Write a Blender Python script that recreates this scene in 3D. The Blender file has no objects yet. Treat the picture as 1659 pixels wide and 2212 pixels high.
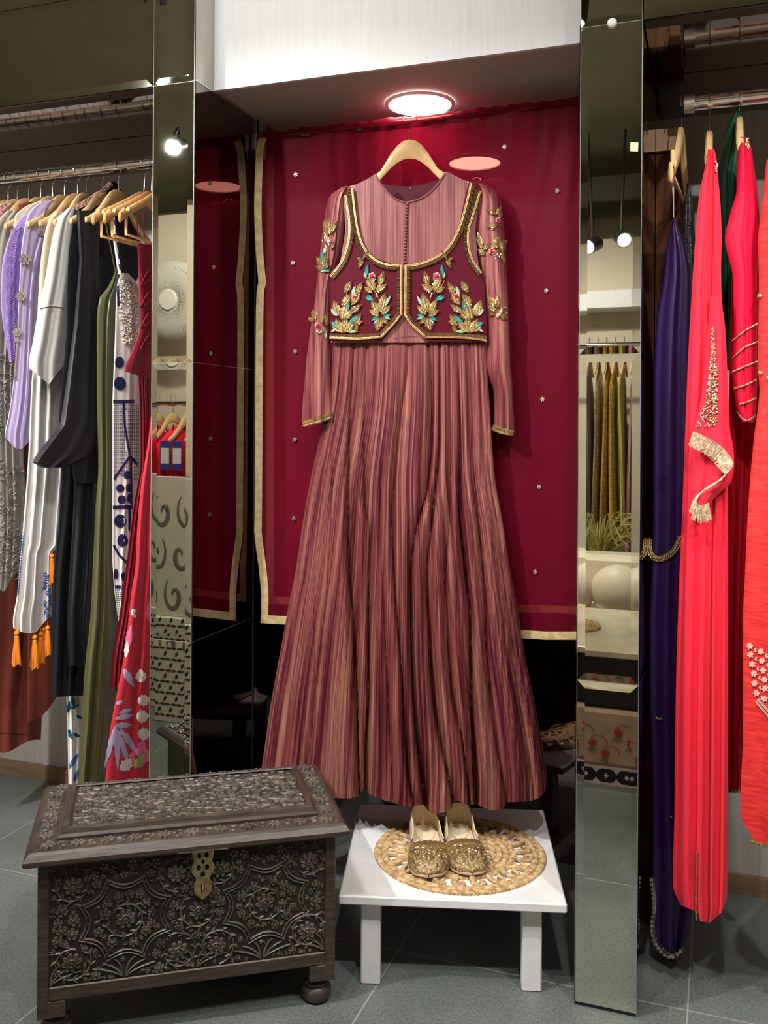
import bpy, math, random
from mathutils import Vector, Matrix
R = math.radians
random.seed(7)
C = bpy.context.scene.collection
sc = bpy.context.scene

# ------------------------------------------------------------------ camera
H = 1.25                      # eye height
F = 2030.0                    # focal length in pixels of the 1659x2212 frame
U0, V0 = 829.5, 920.0         # principal point (tilt-corrected photograph -> lens shift)
YAW, ROLL = R(19.8), R(0.35)
fwd = Vector((-math.sin(YAW), math.cos(YAW), 0))
rgt0 = Vector((math.cos(YAW), math.sin(YAW), 0))
upv = Vector((0, 0, 1))
rgt = rgt0*math.cos(ROLL) + upv*math.sin(ROLL)
up = upv*math.cos(ROLL) - rgt0*math.sin(ROLL)
EYE = Vector((0, 0, H))
cd = bpy.data.cameras.new('camera'); cam = bpy.data.objects.new('camera', cd); C.objects.link(cam)
cd.sensor_fit = 'VERTICAL'; cd.sensor_height = 36; cd.lens = F/2212*36
cd.shift_y = -(1106-V0)/2212
cd.clip_start = 0.02
m = Matrix((rgt, up, -fwd)).transposed().to_4x4(); m.translation = EYE
cam.matrix_world = m
sc.camera = cam

# ------------------------------------------------------------------ light
sc.view_settings.view_transform = 'Standard'; sc.view_settings.look = 'None'
sc.view_settings.gamma = 1; sc.view_settings.use_curve_mapping = False
sc.view_settings.exposure = 0.45
w = bpy.data.worlds.new('world'); sc.world = w; w.use_nodes = True
w.node_tree.nodes['Background'].inputs[0].default_value = (1, .97, .93, 1)
w.node_tree.nodes['Background'].inputs[1].default_value = 0.05
CEIL = 2.95
def lamp(name, kind, loc, target, power, size, color=(1, .96, .9), spot=70, blend=.5):
    d = bpy.data.lights.new(name, kind); d.energy = power; d.color = color
    if kind == 'SPOT': d.spot_size = R(spot); d.spot_blend = blend; d.shadow_soft_size = size
    if kind == 'AREA': d.shape = 'DISK'; d.size = size
    o = bpy.data.objects.new(name, d); C.objects.link(o); o.location = loc
    v = Vector(target)-Vector(loc); o.rotation_euler = v.to_track_quat('-Z', 'Y').to_euler()
    return o
# track spotlights on the shop ceiling: (position, aim, power, cone)
SPOTS = [((-1.75, .60, 2.72), (-.78, 2.25, .80), 140, 62),
         ((.05, .55, 2.72), (-.62, 2.25, .75), 62, 60),
         ((-.75, .60, 2.74), (-.70, 1.9, .2), 42, 66),
         ((-1.55, .15, 2.72), (-2.15, 2.3, 1.05), 190, 52),
         ((.75, .80, 2.72), (.35, 2.3, .9), 78, 66),
         ((-1.9, 1.25, 2.72), (-2.6, .2, 1.0), 60, 95),
         ((-2.6, -.30, 2.72), (-3.6, -1.7, 1.2), 90, 90),
         ((-1.15, .20, 2.72), (-.8, -1.3, .9), 120, 95),
         ((.95, -.30, 2.72), (.45, 2.6, 1.55), 105, 44),  # added spot, brightens the upper wall of the right bay
         ((-2.75, -.20, 2.72), (-2.1, 2.6, 1.6), 85, 44)]  # added spot, brightens hangers and wall of the left bay
for i, (p, t, e, c) in enumerate(SPOTS):
    lamp('track_spot_light', 'SPOT', p, t, e, .035, spot=c, blend=.6)
lamp('added_fill_light', 'AREA', (-1.2, 1.1, CEIL-.03), (-1.2, 1.1, 0), 19, .7, (1, .97, .94))  # fill discs added below the ceiling to lift the room, no fixtures
lamp('added_fill_light', 'AREA', (.6, 1.1, CEIL-.03), (.6, 1.1, 0), 6, .6, (1, .97, .94))
lamp('added_fill_light', 'AREA', (-2.9, -.9, CEIL-.03), (-2.9, -.9, 0), 14, .3, (1, .97, .94))

# ------------------------------------------------------------------ pixel -> place
def ray(u, v): return fwd + rgt*((u-U0)/F) + up*((V0-v)/F)
def atY(u, v, Y): d = ray(u, v); return EYE + d*(Y/d.y)
def atX(u, v, X): d = ray(u, v); return EYE + d*(X/d.x)
def atZ(u, v, Z): d = ray(u, v); return EYE + d*((Z-H)/d.z)
class PY:
    def __init__(s, Y): s.Y = Y; s.n = Vector((0, -1, 0))
    def __call__(s, u, v): return atY(u, v, s.Y)
class PX:
    def __init__(s, X): s.X = X; s.n = Vector((1, 0, 0))
    def __call__(s, u, v): return atX(u, v, s.X)
class PA:       # vertical plane through a point, turned by a degrees from the wall
    def __init__(s, u, Y, a): s.o = atY(u, V0, Y); a = R(a); s.n = Vector((math.sin(a), -math.cos(a), 0))
    def __call__(s, u, v): d = ray(u, v); return EYE + d*((s.o-EYE).dot(s.n)/d.dot(s.n))

# ------------------------------------------------------------------ mesh builder
class MB:
    def __init__(s): s.v = []; s.f = []; s.m = []; s.uv = []
    def vert(s, p): s.v.append(tuple(p)); return len(s.v)-1
    def face(s, idx, mat=0, uv=None): s.f.append(tuple(idx)); s.m.append(mat); s.uv.append(uv or [(0, 0)]*len(idx))
    def quad(s, a, b, c, d, mat=0):
        i = len(s.v); s.v += [tuple(a), tuple(b), tuple(c), tuple(d)]; s.face((i, i+1, i+2, i+3), mat, [(0, 0), (1, 0), (1, 1), (0, 1)])
    def poly(s, pts, mat=0):
        i = len(s.v); s.v += [tuple(p) for p in pts]; s.face(range(i, i+len(pts)), mat)
    def grid(s, fn, nu, nv, mat=0, closeu=False, uvs=(1, 1), flip=False, matfn=None):
        i0 = len(s.v); nc = nu if closeu else nu+1
        for j in range(nv+1):
            for i in range(nc): s.v.append(tuple(fn(i/nu, j/nv)))
        for j in range(nv):
            for i in range(nu):
                a = i0+j*nc+i; b = i0+j*nc+(i+1) % nc; c = i0+(j+1)*nc+(i+1) % nc; d = i0+(j+1)*nc+i
                uv = [(i/nu*uvs[0], j/nv*uvs[1]), ((i+1)/nu*uvs[0], j/nv*uvs[1]), ((i+1)/nu*uvs[0], (j+1)/nv*uvs[1]), (i/nu*uvs[0], (j+1)/nv*uvs[1])]
                q = (a, b, c, d)
                if flip: q = q[::-1]; uv = uv[::-1]
                s.face(q, matfn(i/nu, j/nv) if matfn else mat, uv)
    def box(s, lo, hi, mat=0, M=None, bev=0):
        lo = Vector(lo); hi = Vector(hi)
        if bev:
            b = min(bev, (hi.x-lo.x)/2.01, (hi.y-lo.y)/2.01, (hi.z-lo.z)/2.01); i0 = len(s.v); c = (lo+hi)/2; h = (hi-lo)/2
            idx = {}
            for sx in (-1, 1):
                for sy in (-1, 1):
                    for sz in (-1, 1):
                        for k in range(3):
                            p = [h.x-b, h.y-b, h.z-b]; p[k] = h[k]
                            q = Vector((c.x+sx*p[0], c.y+sy*p[1], c.z+sz*p[2]))
                            idx[(sx, sy, sz, k)] = s.vert(M @ q if M else q)
            def fx(*a): return tuple(idx[t] for t in a)
            for k in range(3):
                o = [a for a in range(3) if a != k]
                for sg in (-1, 1):
                    r = []
                    for (p, q) in ((-1, -1), (1, -1), (1, 1), (-1, 1)):
                        t = [0, 0, 0]; t[k] = sg; t[o[0]] = p; t[o[1]] = q; r.append((*t, k))
                    if (sg > 0) != (k != 1): r = r[::-1]
                    s.face(fx(*r), mat)
                for (p, q) in ((-1, -1), (1, -1), (1, 1), (-1, 1)):     # edges along k
                    t0 = [0, 0, 0]; t0[o[0]] = p; t0[o[1]] = q; t1 = list(t0); t0[k] = -1; t1[k] = 1
                    r = [(*t0, o[0]), (*t1, o[0]), (*t1, o[1]), (*t0, o[1])]
                    s.face(fx(*r), mat)
            for sx in (-1, 1):
                for sy in (-1, 1):
                    for sz in (-1, 1): s.face(fx((sx, sy, sz, 0), (sx, sy, sz, 1), (sx, sy, sz, 2)), mat)
            return
        P = [Vector((x, y, z)) for z in (lo.z, hi.z) for y in (lo.y, hi.y) for x in (lo.x, hi.x)]
        if M: P = [M @ p for p in P]
        i = len(s.v); s.v += [tuple(p) for p in P]
        for f in ((0, 2, 3, 1), (4, 5, 7, 6), (0, 1, 5, 4), (2, 6, 7, 3), (0, 4, 6, 2), (1, 3, 7, 5)): s.face([i+k for k in f], mat, [(0, 0), (1, 0), (1, 1), (0, 1)])
    def tube(s, pts, r, n=8, mat=0, caps=True, flat=1.0, ref=None):
        pts = [Vector(p) for p in pts]; i0 = len(s.v); N = len(pts)
        rr = r if callable(r) else (lambda t: r)
        prev = None
        for k, p in enumerate(pts):
            t = (pts[min(k+1, N-1)]-pts[max(k-1, 0)]);
            if t.length < 1e-9: t = Vector((0, 0, 1))
            t.normalize()
            if prev is None:
                a = ref.copy() if ref else (Vector((0, 0, 1)) if abs(t.z) < .9 else Vector((1, 0, 0)))
            else: a = prev
            a = (a - t*a.dot(t)); a.normalize(); prev = a; b = t.cross(a)
            q = rr(k/max(1, N-1))
            for i in range(n):
                an = 2*math.pi*i/n; s.v.append(tuple(p + a*(math.cos(an)*q*flat) + b*(math.sin(an)*q)))
        for k in range(N-1):
            for i in range(n):
                s.face((i0+k*n+i, i0+k*n+(i+1) % n, i0+(k+1)*n+(i+1) % n, i0+(k+1)*n+i), mat, [(i/n, k/N), ((i+1)/n, k/N), ((i+1)/n, (k+1)/N), (i/n, (k+1)/N)])
        if caps: s.face([i0+i for i in range(n)][::-1], mat); s.face([i0+(N-1)*n+i for i in range(n)], mat)
    def ball(s, c, r, mat=0, nu=8, nv=5, sc3=(1, 1, 1), M=None):
        c = Vector(c); i0 = len(s.v)
        def q(x, y, z):
            d = Vector((x*r*sc3[0], y*r*sc3[1], z*r*sc3[2])); return tuple(c + (M @ d if M else d))
        s.v.append(q(0, 0, 1))
        for j in range(1, nv):
            th = math.pi*j/nv
            for i in range(nu):
                ph = 2*math.pi*i/nu; s.v.append(q(math.sin(th)*math.cos(ph), math.sin(th)*math.sin(ph), math.cos(th)))
        s.v.append(q(0, 0, -1)); L = len(s.v)-1
        for i in range(nu): s.face((i0, i0+1+i, i0+1+(i+1) % nu), mat)
        for j in range(nv-2):
            for i in range(nu): a = i0+1+j*nu; s.face((a+i, a+nu+i, a+nu+(i+1) % nu, a+(i+1) % nu), mat)
        for i in range(nu): a = i0+1+(nv-2)*nu; s.face((a+i, L, a+(i+1) % nu), mat)
    def lathe(s, prof, c=(0, 0, 0), n=24, mat=0, M=None):
        c = Vector(c)
        def fn(u, v):
            k = min(int(v*(len(prof)-1)+1e-6), len(prof)-1); r, z = prof[k]; a = 2*math.pi*u
            d = Vector((r*math.cos(a), r*math.sin(a), z)); return c + (M @ d if M else d)
        s.grid(fn, n, len(prof)-1, mat, closeu=True)
    def build(s, name, mats, parent=None, smooth=True, world=True):
        me = bpy.data.meshes.new(name); me.from_pydata(s.v, [], s.f)
        if not isinstance(mats, (list, tuple)): mats = [mats]
        for mm in mats: me.materials.append(mm)
        me.polygons.foreach_set('material_index', s.m)
        me.polygons.foreach_set('use_smooth', [smooth]*len(s.f))
        ul = me.uv_layers.new(name='UVMap'); flat = [c for f in s.uv for p in f for c in p]
        ul.data.foreach_set('uv', flat)
        me.update()
        if smooth == True:
            try: me.set_sharp_from_angle(angle=R(42))
            except Exception: pass
        o = bpy.data.objects.new(name, me); C.objects.link(o)
        if parent is not None:
            o.parent = parent
            if world:
                # vertices were given in world space: express them in the parent's space
                o.matrix_parent_inverse = WM(parent).inverted()
        return o
def WM(o):
    m = Matrix.LocRotScale(o.location, o.rotation_euler, o.scale)
    return (WM(o.parent) @ o.matrix_parent_inverse @ m) if o.parent else m
def tag(o, label=None, cat=None, group=None, kind=None):
    if label: o['label'] = label
    if cat: o['category'] = cat
    if group: o['group'] = group
    if kind: o['kind'] = kind
    return o
def thing(name, label, cat, loc=(0, 0, 0), rz=0, group=None):
    o = bpy.data.objects.new(name, None); C.objects.link(o); o.empty_display_size = .05
    o.location = loc; o.rotation_euler = (0, 0, rz)
    return tag(o, label, cat, group)
def copy_tree(o, parent=None):
    c = o.copy(); C.objects.link(c)
    if parent: c.parent = parent
    for ch in list(o.children): copy_tree(ch, c)
    return c
def struct(name, mb, mat, smooth=False):
    return tag(mb.build(name, mat, smooth=smooth), kind='structure')

# ------------------------------------------------------------------ materials
def mat(name, col, rough=.6, metal=0, spec=.5, sheen=0, emit=None, es=1, coat=0):
    m = bpy.data.materials.new(name); m.use_nodes = True; b = m.node_tree.nodes['Principled BSDF']
    b.inputs['Base Color'].default_value = (*col, 1); b.inputs['Roughness'].default_value = rough
    b.inputs['Metallic'].default_value = metal; b.inputs['Specular IOR Level'].default_value = spec
    if sheen: b.inputs['Sheen Weight'].default_value = sheen
    if coat: b.inputs['Coat Weight'].default_value = coat; b.inputs['Coat Roughness'].default_value = .1
    if emit: b.inputs['Emission Color'].default_value = (*emit, 1); b.inputs['Emission Strength'].default_value = es
    return m
def N(m, t, **kw):
    n = m.node_tree.nodes.new(t)
    for k, v in kw.items():
        if k in n.inputs: n.inputs[k].default_value = v
        else: setattr(n, k, v)
    return n
def L(m, a, ao, b, bi): m.node_tree.links.new(a.outputs[ao], b.inputs[bi])
def noisy(m, c1, c2, scale=(1, 1, 1), ns=5, detail=4, coord='UV', bump=0, dist=.002, lo=.35, hi=.65, rough=None, dis=0):
    """colour between c1 and c2 following a stretched noise, with the same noise as bump"""
    b = m.node_tree.nodes['Principled BSDF']
    tc = N(m, 'ShaderNodeTexCoord'); mp = N(m, 'ShaderNodeMapping'); mp.inputs['Scale'].default_value = scale
    no = N(m, 'ShaderNodeTexNoise'); no.inputs['Scale'].default_value = ns; no.inputs['Detail'].default_value = detail; no.inputs['Distortion'].default_value = dis
    cr = N(m, 'ShaderNodeValToRGB'); cr.color_ramp.elements[0].position = lo; cr.color_ramp.elements[1].position = hi
    cr.color_ramp.elements[0].color = (*c1, 1); cr.color_ramp.elements[1].color = (*c2, 1)
    L(m, tc, coord, mp, 'Vector'); L(m, mp, 0, no, 'Vector'); L(m, no, 0, cr, 0); L(m, cr, 0, b, 'Base Color')
    if bump:
        bp = N(m, 'ShaderNodeBump'); bp.inputs['Strength'].default_value = bump; bp.inputs['Distance'].default_value = dist
        L(m, no, 0, bp, 'Height'); L(m, bp, 0, b, 'Normal')
    return m
def cloth(name, col, rough=.75, var=.12, sheen=0, weave=True, metal=0, spec=.18):
    m = mat(name, col, rough, metal, spec, sheen)
    c1 = tuple(max(0, c*(1-var)) for c in col); c2 = tuple(min(1, c*(1+var)) for c in col)
    noisy(m, c1, c2, (1, 1, 1), 260 if weave else 30, 3, 'Object', .12, .0008)
    return m
def crinkle(name, dark, mid, light, su=90, sv=1.2, metal=.25, rough=.42, bump=.75, dist=.004):
    m = mat(name, mid, rough, metal, .4, 0); b = m.node_tree.nodes['Principled BSDF']
    tc = N(m, 'ShaderNodeTexCoord')
    def ns(sx, sy, det, sc=1):
        mp = N(m, 'ShaderNodeMapping'); mp.inputs['Scale'].default_value = (sx, sy, 1)
        no = N(m, 'ShaderNodeTexNoise'); no.inputs['Scale'].default_value = sc; no.inputs['Detail'].default_value = det
        L(m, tc, 'UV', mp, 'Vector'); L(m, mp, 0, no, 'Vector'); return no
    a = ns(su, sv, 3); c = ns(su*.22, sv*.9, 2); e = ns(su*1.5, sv*90, 2)
    ad = N(m, 'ShaderNodeMath', operation='MULTIPLY_ADD'); ad.inputs[1].default_value = .5; L(m, a, 0, ad, 0)
    ad2 = N(m, 'ShaderNodeMath', operation='MULTIPLY'); ad2.inputs[1].default_value = .5; L(m, c, 0, ad2, 0); L(m, ad2, 0, ad, 2)
    cr = N(m, 'ShaderNodeValToRGB'); el = cr.color_ramp.elements
    el[0].position = .40; el[0].color = (*dark, 1); el[1].position = .62; el[1].color = (*light, 1)
    x = el.new(.5); x.color = (*mid, 1)
    L(m, ad, 0, cr, 0); L(m, cr, 0, b, 'Base Color')
    bp = N(m, 'ShaderNodeBump'); bp.inputs['Strength'].default_value = bump; bp.inputs['Distance'].default_value = dist
    L(m, a, 0, bp, 'Height')
    bp2 = N(m, 'ShaderNodeBump'); bp2.inputs['Strength'].default_value = .25; bp2.inputs['Distance'].default_value = .001
    L(m, e, 0, bp2, 'Height'); L(m, bp, 0, bp2, 'Normal'); L(m, bp2, 0, b, 'Normal')
    return m
def sheer(name, col, alpha=.3, tcol=None, trans=.35, rough=.6):
    m = mat(name, col, rough, 0, .12); nt = m.node_tree; out = nt.nodes['Material Output']; b = nt.nodes['Principled BSDF']
    tl = N(m, 'ShaderNodeBsdfTranslucent'); tl.inputs[0].default_value = (*col, 1)
    tr = N(m, 'ShaderNodeBsdfTransparent'); tr.inputs[0].default_value = (*(tcol or col), 1)
    m1 = N(m, 'ShaderNodeMixShader'); m1.inputs[0].default_value = trans; m2 = N(m, 'ShaderNodeMixShader'); m2.inputs[0].default_value = alpha
    L(m, b, 0, m1, 1); L(m, tl, 0, m1, 2); L(m, m1, 0, m2, 1); L(m, tr, 0, m2, 2); L(m, m2, 0, out, 0)
    return m
def wood(name, c1, c2, scale=(2, 2, 30), rough=.5, coord='Object', ns=3, bump=.15, lo=.3, hi=.7):
    return noisy(mat(name, c1, rough), c1, c2, scale, ns, 5, coord, bump, .002, lo, hi, dis=.6)

MIR = mat('clear_mirror', (.74, .74, .64), .012, 1)
DARKMIR = mat('black_mirror', (.20, .175, .17), .012, 1)
TINTMIR = mat('bronze_mirror', (.40, .37, .33), .02, 1)
EDGE = mat('mirror_edge', (.34, .38, .34), .25, .6)
CHROME = mat('chrome', (.82, .82, .82), .12, 1)
STEEL = mat('brushed_steel', (.6, .6, .6), .3, 1)
WHITE = noisy(mat('white_wall_paint', (.8, .8, .8), .55), (.76, .77, .79), (.82, .83, .85), (20, 20, 1), 6, 3, 'Object', .05, .001)
GREYWALL = noisy(mat('warm_grey_wall', (.36, .33, .30), .7), (.36, .34, .33), (.42, .40, .39), (150, 150, 3), 2, 3, 'Object', .15, .001)
SOFF = noisy(mat('soffit_paint', (.52, .47, .44), .6), (.50, .45, .42), (.54, .49, .46), (2, 2, 2), 3, 3, 'Object')
OLIVECEIL = noisy(mat('olive_ceiling', (.12, .12, .085), .5), (.17, .175, .12), (.24, .24, .17), (1, 1, 1), 1.2, 4, 'Object')
BLACK = mat('black_lacquer', (.012, .012, .013), .25)
HWOOD = wood('pale_hanger_wood', (.62, .40, .17), (.74, .52, .27), (3, 3, 3), .3, ns=8, bump=.03)
HWOOD2 = wood('warm_hanger_wood', (.60, .31, .11), (.74, .43, .18), (3, 3, 3), .35, ns=8, bump=.03)
BROWN = wood('dark_brown_boards', (.040, .012, .006), (.115, .040, .018), (25, 25, 1.2), .8); BROWN.node_tree.nodes['Principled BSDF'].inputs['Specular IOR Level'].default_value = .1
TAN = wood('tan_timber', (.28, .15, .07), (.42, .24, .12), (25, 25, 2), .5)
BASEB = wood('oak_baseboard', (.16, .10, .055), (.26, .17, .10), (1, 12, 12), .5)
GOLD = noisy(mat('gold_zardozi', (.5, .35, .14), .42, .6), (.16, .10, .035), (.66, .48, .22), (1, 1, 1), 320, 3, 'Object', .5, .0015)
GOLDB = mat('gold_bead', (.72, .55, .28), .22, .9)
PALEGOLD = noisy(mat('pale_gold_ribbon', (.62, .47, .24), .5, .15), (.52, .37, .17), (.70, .55, .30), (1, 1, 1), 60, 3, 'Object', .1, .001)
SILVER = mat('silver_bead', (.75, .70, .62), .2, .9)
TEAL = mat('teal_thread', (.02, .28, .26), .45); MINT = mat('mint_thread', (.38, .58, .42), .45)
RUBY = mat('ruby_stone', (.45, .01, .03), .12, 0, .8); PINKR = mat('pink_ring', (.85, .40, .40), .4)
WINE = cloth('wine_satin', (.095, .003, .014), .5, .1, 0, spec=.12)
LININGW = cloth('wine_lining', (.075, .006, .018), .5, .1, 0)

# floor: slate tiles with pale grout
FLOOR = mat('slate_tile', (.1, .11, .11), .42); _b = FLOOR.node_tree.nodes['Principled BSDF']
tc = N(FLOOR, 'ShaderNodeTexCoord'); mp = N(FLOOR, 'ShaderNodeMapping'); mp.inputs['Location'].default_value = (.063+.657*8, -2.12+.655*8, 0)
br = N(FLOOR, 'ShaderNodeTexBrick'); br.offset = 0; br.squash = 1
br.inputs['Scale'].default_value = 1; br.inputs['Brick Width'].default_value = .657; br.inputs['Row Height'].default_value = .655
br.inputs['Mortar Size'].default_value = .0022; br.inputs['Mortar Smooth'].default_value = .3
br.inputs['Mortar'].default_value = (.30, .30, .27, 1)
n1 = N(FLOOR, 'ShaderNodeTexNoise'); n1.inputs['Scale'].default_value = 3; n1.inputs['Detail'].default_value = 5
n2 = N(FLOOR, 'ShaderNodeTexNoise'); n2.inputs['Scale'].default_value = 170; n2.inputs['Detail'].default_value = 4
cr = N(FLOOR, 'ShaderNodeValToRGB'); cr.color_ramp.elements[0].position = .3; cr.color_ramp.elements[1].position = .7
cr.color_ramp.elements[0].color = (.100, .116, .110, 1); cr.color_ramp.elements[1].color = (.165, .185, .174, 1)
cr2 = N(FLOOR, 'ShaderNodeValToRGB'); cr2.color_ramp.elements[0].position = .35; cr2.color_ramp.elements[1].position = .7
cr2.color_ramp.elements[0].color = (.72, .72, .72, 1); cr2.color_ramp.elements[1].color = (1.25, 1.25, 1.25, 1)
mx = N(FLOOR, 'ShaderNodeMix', data_type='RGBA', blend_type='MULTIPLY'); mx.inputs[0].default_value = 1
L(FLOOR, tc, 'Object', mp, 'Vector'); L(FLOOR, mp, 0, br, 'Vector'); L(FLOOR, tc, 'Object', n1, 'Vector'); L(FLOOR, tc, 'Object', n2, 'Vector')
L(FLOOR, n1, 0, cr, 0); L(FLOOR, n2, 0, cr2, 0); L(FLOOR, cr, 0, mx, 6); L(FLOOR, cr2, 0, mx, 7)
L(FLOOR, mx, 2, br, 'Color1'); L(FLOOR, mx, 2, br, 'Color2'); L(FLOOR, br, 0, _b, 'Base Color')
bp = N(FLOOR, 'ShaderNodeBump'); bp.inputs['Strength'].default_value = .35; bp.inputs['Distance'].default_value = .002
L(FLOOR, n2, 0, bp, 'Height'); L(FLOOR, bp, 0, _b, 'Normal')

# ------------------------------------------------------------------ room shell
YF = 1.644*H      # front face of the pillars
YR = 1.892*H      # clothes rods
YB = 2.17*H       # back wall
XL = -1.001*H     # left side wall of the alcove
ZS = H*1.696      # soffit underside
b = MB(); b.box((-4.6, -2.6, -.05), (2.4, YB+.3, 0)); struct('floor', b, FLOOR)
b = MB(); b.box((-4.6, -2.6, CEIL), (2.4, YB+.3, CEIL+.05)); struct('ceiling', b, OLIVECEIL)
b = MB(); b.box((-4.6, YB, 0), (XL, YB+.08, CEIL)); b.box((-.2, YB, 0), (2.4, YB+.08, CEIL)); b.box((XL, YB+.03, 0), (-.2, YB+.08, CEIL)); struct('wall_back', b, GREYWALL)
CREAMW = noisy(mat('cream_wall', (.62, .55, .42), .6), (.58, .51, .39), (.66, .59, .46), (1, 1, 1), 3, 3, 'Object')
b = MB(); b.box((-4.6, -2.6, 0), (-4.5, YB, CEIL)); struct('wall_left', b, CREAMW)
b = MB(); b.box((2.3, -2.6, 0), (2.4, YB, CEIL)); struct('wall_right', b, CREAMW)
b = MB(); b.box((-4.5, -2.6, 0), (2.3, -2.5, CEIL)); struct('wall_front', b, CREAMW)
b = MB(); b.box((-4.5, YB-.018, 0), (XL-.12, YB, .05)); struct('baseboard_left', b, BASEB)
b = MB(); b.box((-.08, YB-.018, 0), (2.3, YB, .05)); struct('baseboard_right', b, BASEB)

# mirrored pillars: bevelled panels stacked on a core
JO = [0.008, H*(1-.437), H*(1+.125), H*(1.690), CEIL-.01]
def bevel_panel(mb, P, ex, ez, w, h, bev=.017, dep=.0012, mat=0, nrm=None):
    P = Vector(P); ex = Vector(ex); ez = Vector(ez); n = nrm
    g = .0008
    o = [P+ex*g+ez*g, P+ex*(w-g)+ez*g, P+ex*(w-g)+ez*(h-g), P+ex*g+ez*(h-g)]
    i = [P+ex*bev+ez*bev+n*dep, P+ex*(w-bev)+ez*bev+n*dep, P+ex*(w-bev)+ez*(h-bev)+n*dep, P+ex*bev+ez*(h-bev)+n*dep]
    mb.quad(i[0], i[1], i[2], i[3], mat)
    for k in range(4): mb.quad(o[k], o[(k+1) % 4], i[(k+1) % 4], i[k], mat)
def pillar(x0, x1, depth, label, tint_right=False):
    t = thing('mirrored_pillar', label, 'pillar', ((x0+x1)/2, YF, 0))
    c = MB(); c.box((x0+.003, YF+.003, 0), (x1-.003, YF+depth, CEIL-.002)); c.build('pillar_core', BLACK, t, smooth=False)
    for k in range(4):
        p = MB(); bevel_panel(p, (x0, YF, JO[k]), (1, 0, 0), (0, 0, 1), x1-x0, JO[k+1]-JO[k], nrm=Vector((0, -1, 0)))
        p.build('mirror_panel', MIR, t, smooth=False)
    e = MB()
    for k in range(1, 4): e.box((x0, YF-.0006, JO[k]-.0007), (x1, YF+.002, JO[k]+.0007))
    for x in (x0, x1): e.box((x-.0006, YF-.0005, 0), (x+.0006, YF+.003, CEIL-.004))
    e.build('edge_trim', EDGE, t, smooth=False)
    return t
LX0, LX1 = -1.096*H, XL
RX0, RX1 = -.234*H, -.131*H
tl_ = pillar(LX0, LX1, .35, 'narrow mirrored pillar with bevelled panels left of the wine red dupatta')
tr_ = pillar(RX0, RX1, .40, 'narrow mirrored pillar with bevelled panels right of the wine red dupatta')
# side faces
p = MB()
for k in range(4):
    bevel_panel(p, (RX1+.0005, YF+.004, JO[k]), (0, 1, 0), (0, 0, 1), .40, JO[k+1]-JO[k], nrm=Vector((1, 0, 0)), dep=.001)
p.build('side_mirror_panel', TINTMIR, tr_, smooth=False)
b = MB(); b.box((RX0-.003, YF+.004, 0), (RX0, YB, ZS)); struct('wall_alcove_right', b, DARKMIR)
# alcove: black mirror side and back
b = MB(); b.box((XL, YF+.004, 0), (XL+.002, 1.905*H, JO[1]-.001)); b.box((XL, YF+.004, JO[1]+.001), (XL+.002, 1.905*H, JO[2]-.001)); b.box((XL, YF+.004, JO[2]+.001), (XL+.002, 1.905*H, ZS-.002))
b.box((XL, 1.912*H, 0), (XL+.002, YB, ZS))
struct('wall_alcove_left', b, DARKMIR)
b = MB()
for z in JO[1:3]: b.box((XL, YF+.004, z-.001), (XL+.0028, 1.905*H, z+.001))
b.box((XL, 1.905*H, 0), (XL+.003, 1.9075*H, ZS)); b.box((XL, YF+.004, ZS-.006), (XL+.003, 1.905*H, ZS-.0015)); struct('trim_1', b, STEEL)
b = MB(); b.box((XL+.003, 1.915*H, ZS-.11), (XL+.018, 1.915*H+.02, ZS)); struct('trim_2', b, STEEL)
b = MB(); b.box((XL+.003, YB-.003, 0), (RX0-.003, YB+.02, ZS)); struct('wall_alcove_back', b, DARKMIR)
# soffit over the alcove and its white fascia
YS = 1.73*H
b = MB(); b.box((XL+.001, YS, ZS), (RX0-.001, YB+.02, ZS+.03)); struct('trim_3', b, SOFF)
b = MB(); b.box((XL+.001, YS-.012, ZS), (RX0-.001, YS, CEIL)); struct('wall_fascia', b, WHITE)
# mirrored valances over the two clothes bays
SIDEM = mat('beige_mirror', (.50, .47, .40), .15, 1)
b = MB(); b.box((XL, YF+.004, ZS), (XL+.0015, YS-.012, CEIL)); struct('trim_4', b, SIDEM)
def valance(x0, x1, label, ws):
    t = thing('mirrored_valance', label, 'mirror', ((x0+x1)/2, YF, JO[3]))
    c = MB(); c.box((x0, YF+.003, JO[3]), (x1, YF+.03, CEIL-.003)); c.build('backing_board', BLACK, t, smooth=False)
    zt = [JO[3], JO[3]+.26, CEIL-.005]
    x = x1
    while x > x0+.01:
        xa = max(x0, x-ws)
        for q in range(2):
            p = MB(); bevel_panel(p, (xa, YF, zt[q]), (1, 0, 0), (0, 0, 1), x-xa, zt[q+1]-zt[q], nrm=Vector((0, -1, 0)), bev=.02)
            p.build('mirror_panel', mir_v, t, smooth=False)
        x = xa
mir_v = mat('valance_mirror', (.62, .62, .50), .035, 1)
valance(-4.5, LX0-.002, 'mirrored valance above the left clothes rail', 1.2)
valance(RX1+.002, 2.3, 'mirrored valance above the right clothes rail', 1.0)
# mirror ceilings of the two bays, with a seam above the rod
BM = mat('bay_ceiling_mirror', (.42, .37, .34), .05, 1)
for k, (x0, x1) in enumerate(((-4.5, LX0-.002), (RX1+.004, 2.3))):
    b = MB(); b.box((x0, YF+.03, H*1.683), (x1, YR+.005, H*1.683+.02)); b.box((x0, YR+.011, H*1.683), (x1, YB, H*1.683+.02))
    b.box((x0, YR+.004, H*1.683+.004), (x1, YR+.012, H*1.683+.02)); struct('trim_%d' % (5+k), b, BM)
# left bay is closed on its right by the pillar's side
b = MB(); b.box((LX0-.004, YF+.004, 0), (LX0, YB, JO[3])); struct('wall_bay_left', b, GREYWALL)
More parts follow.
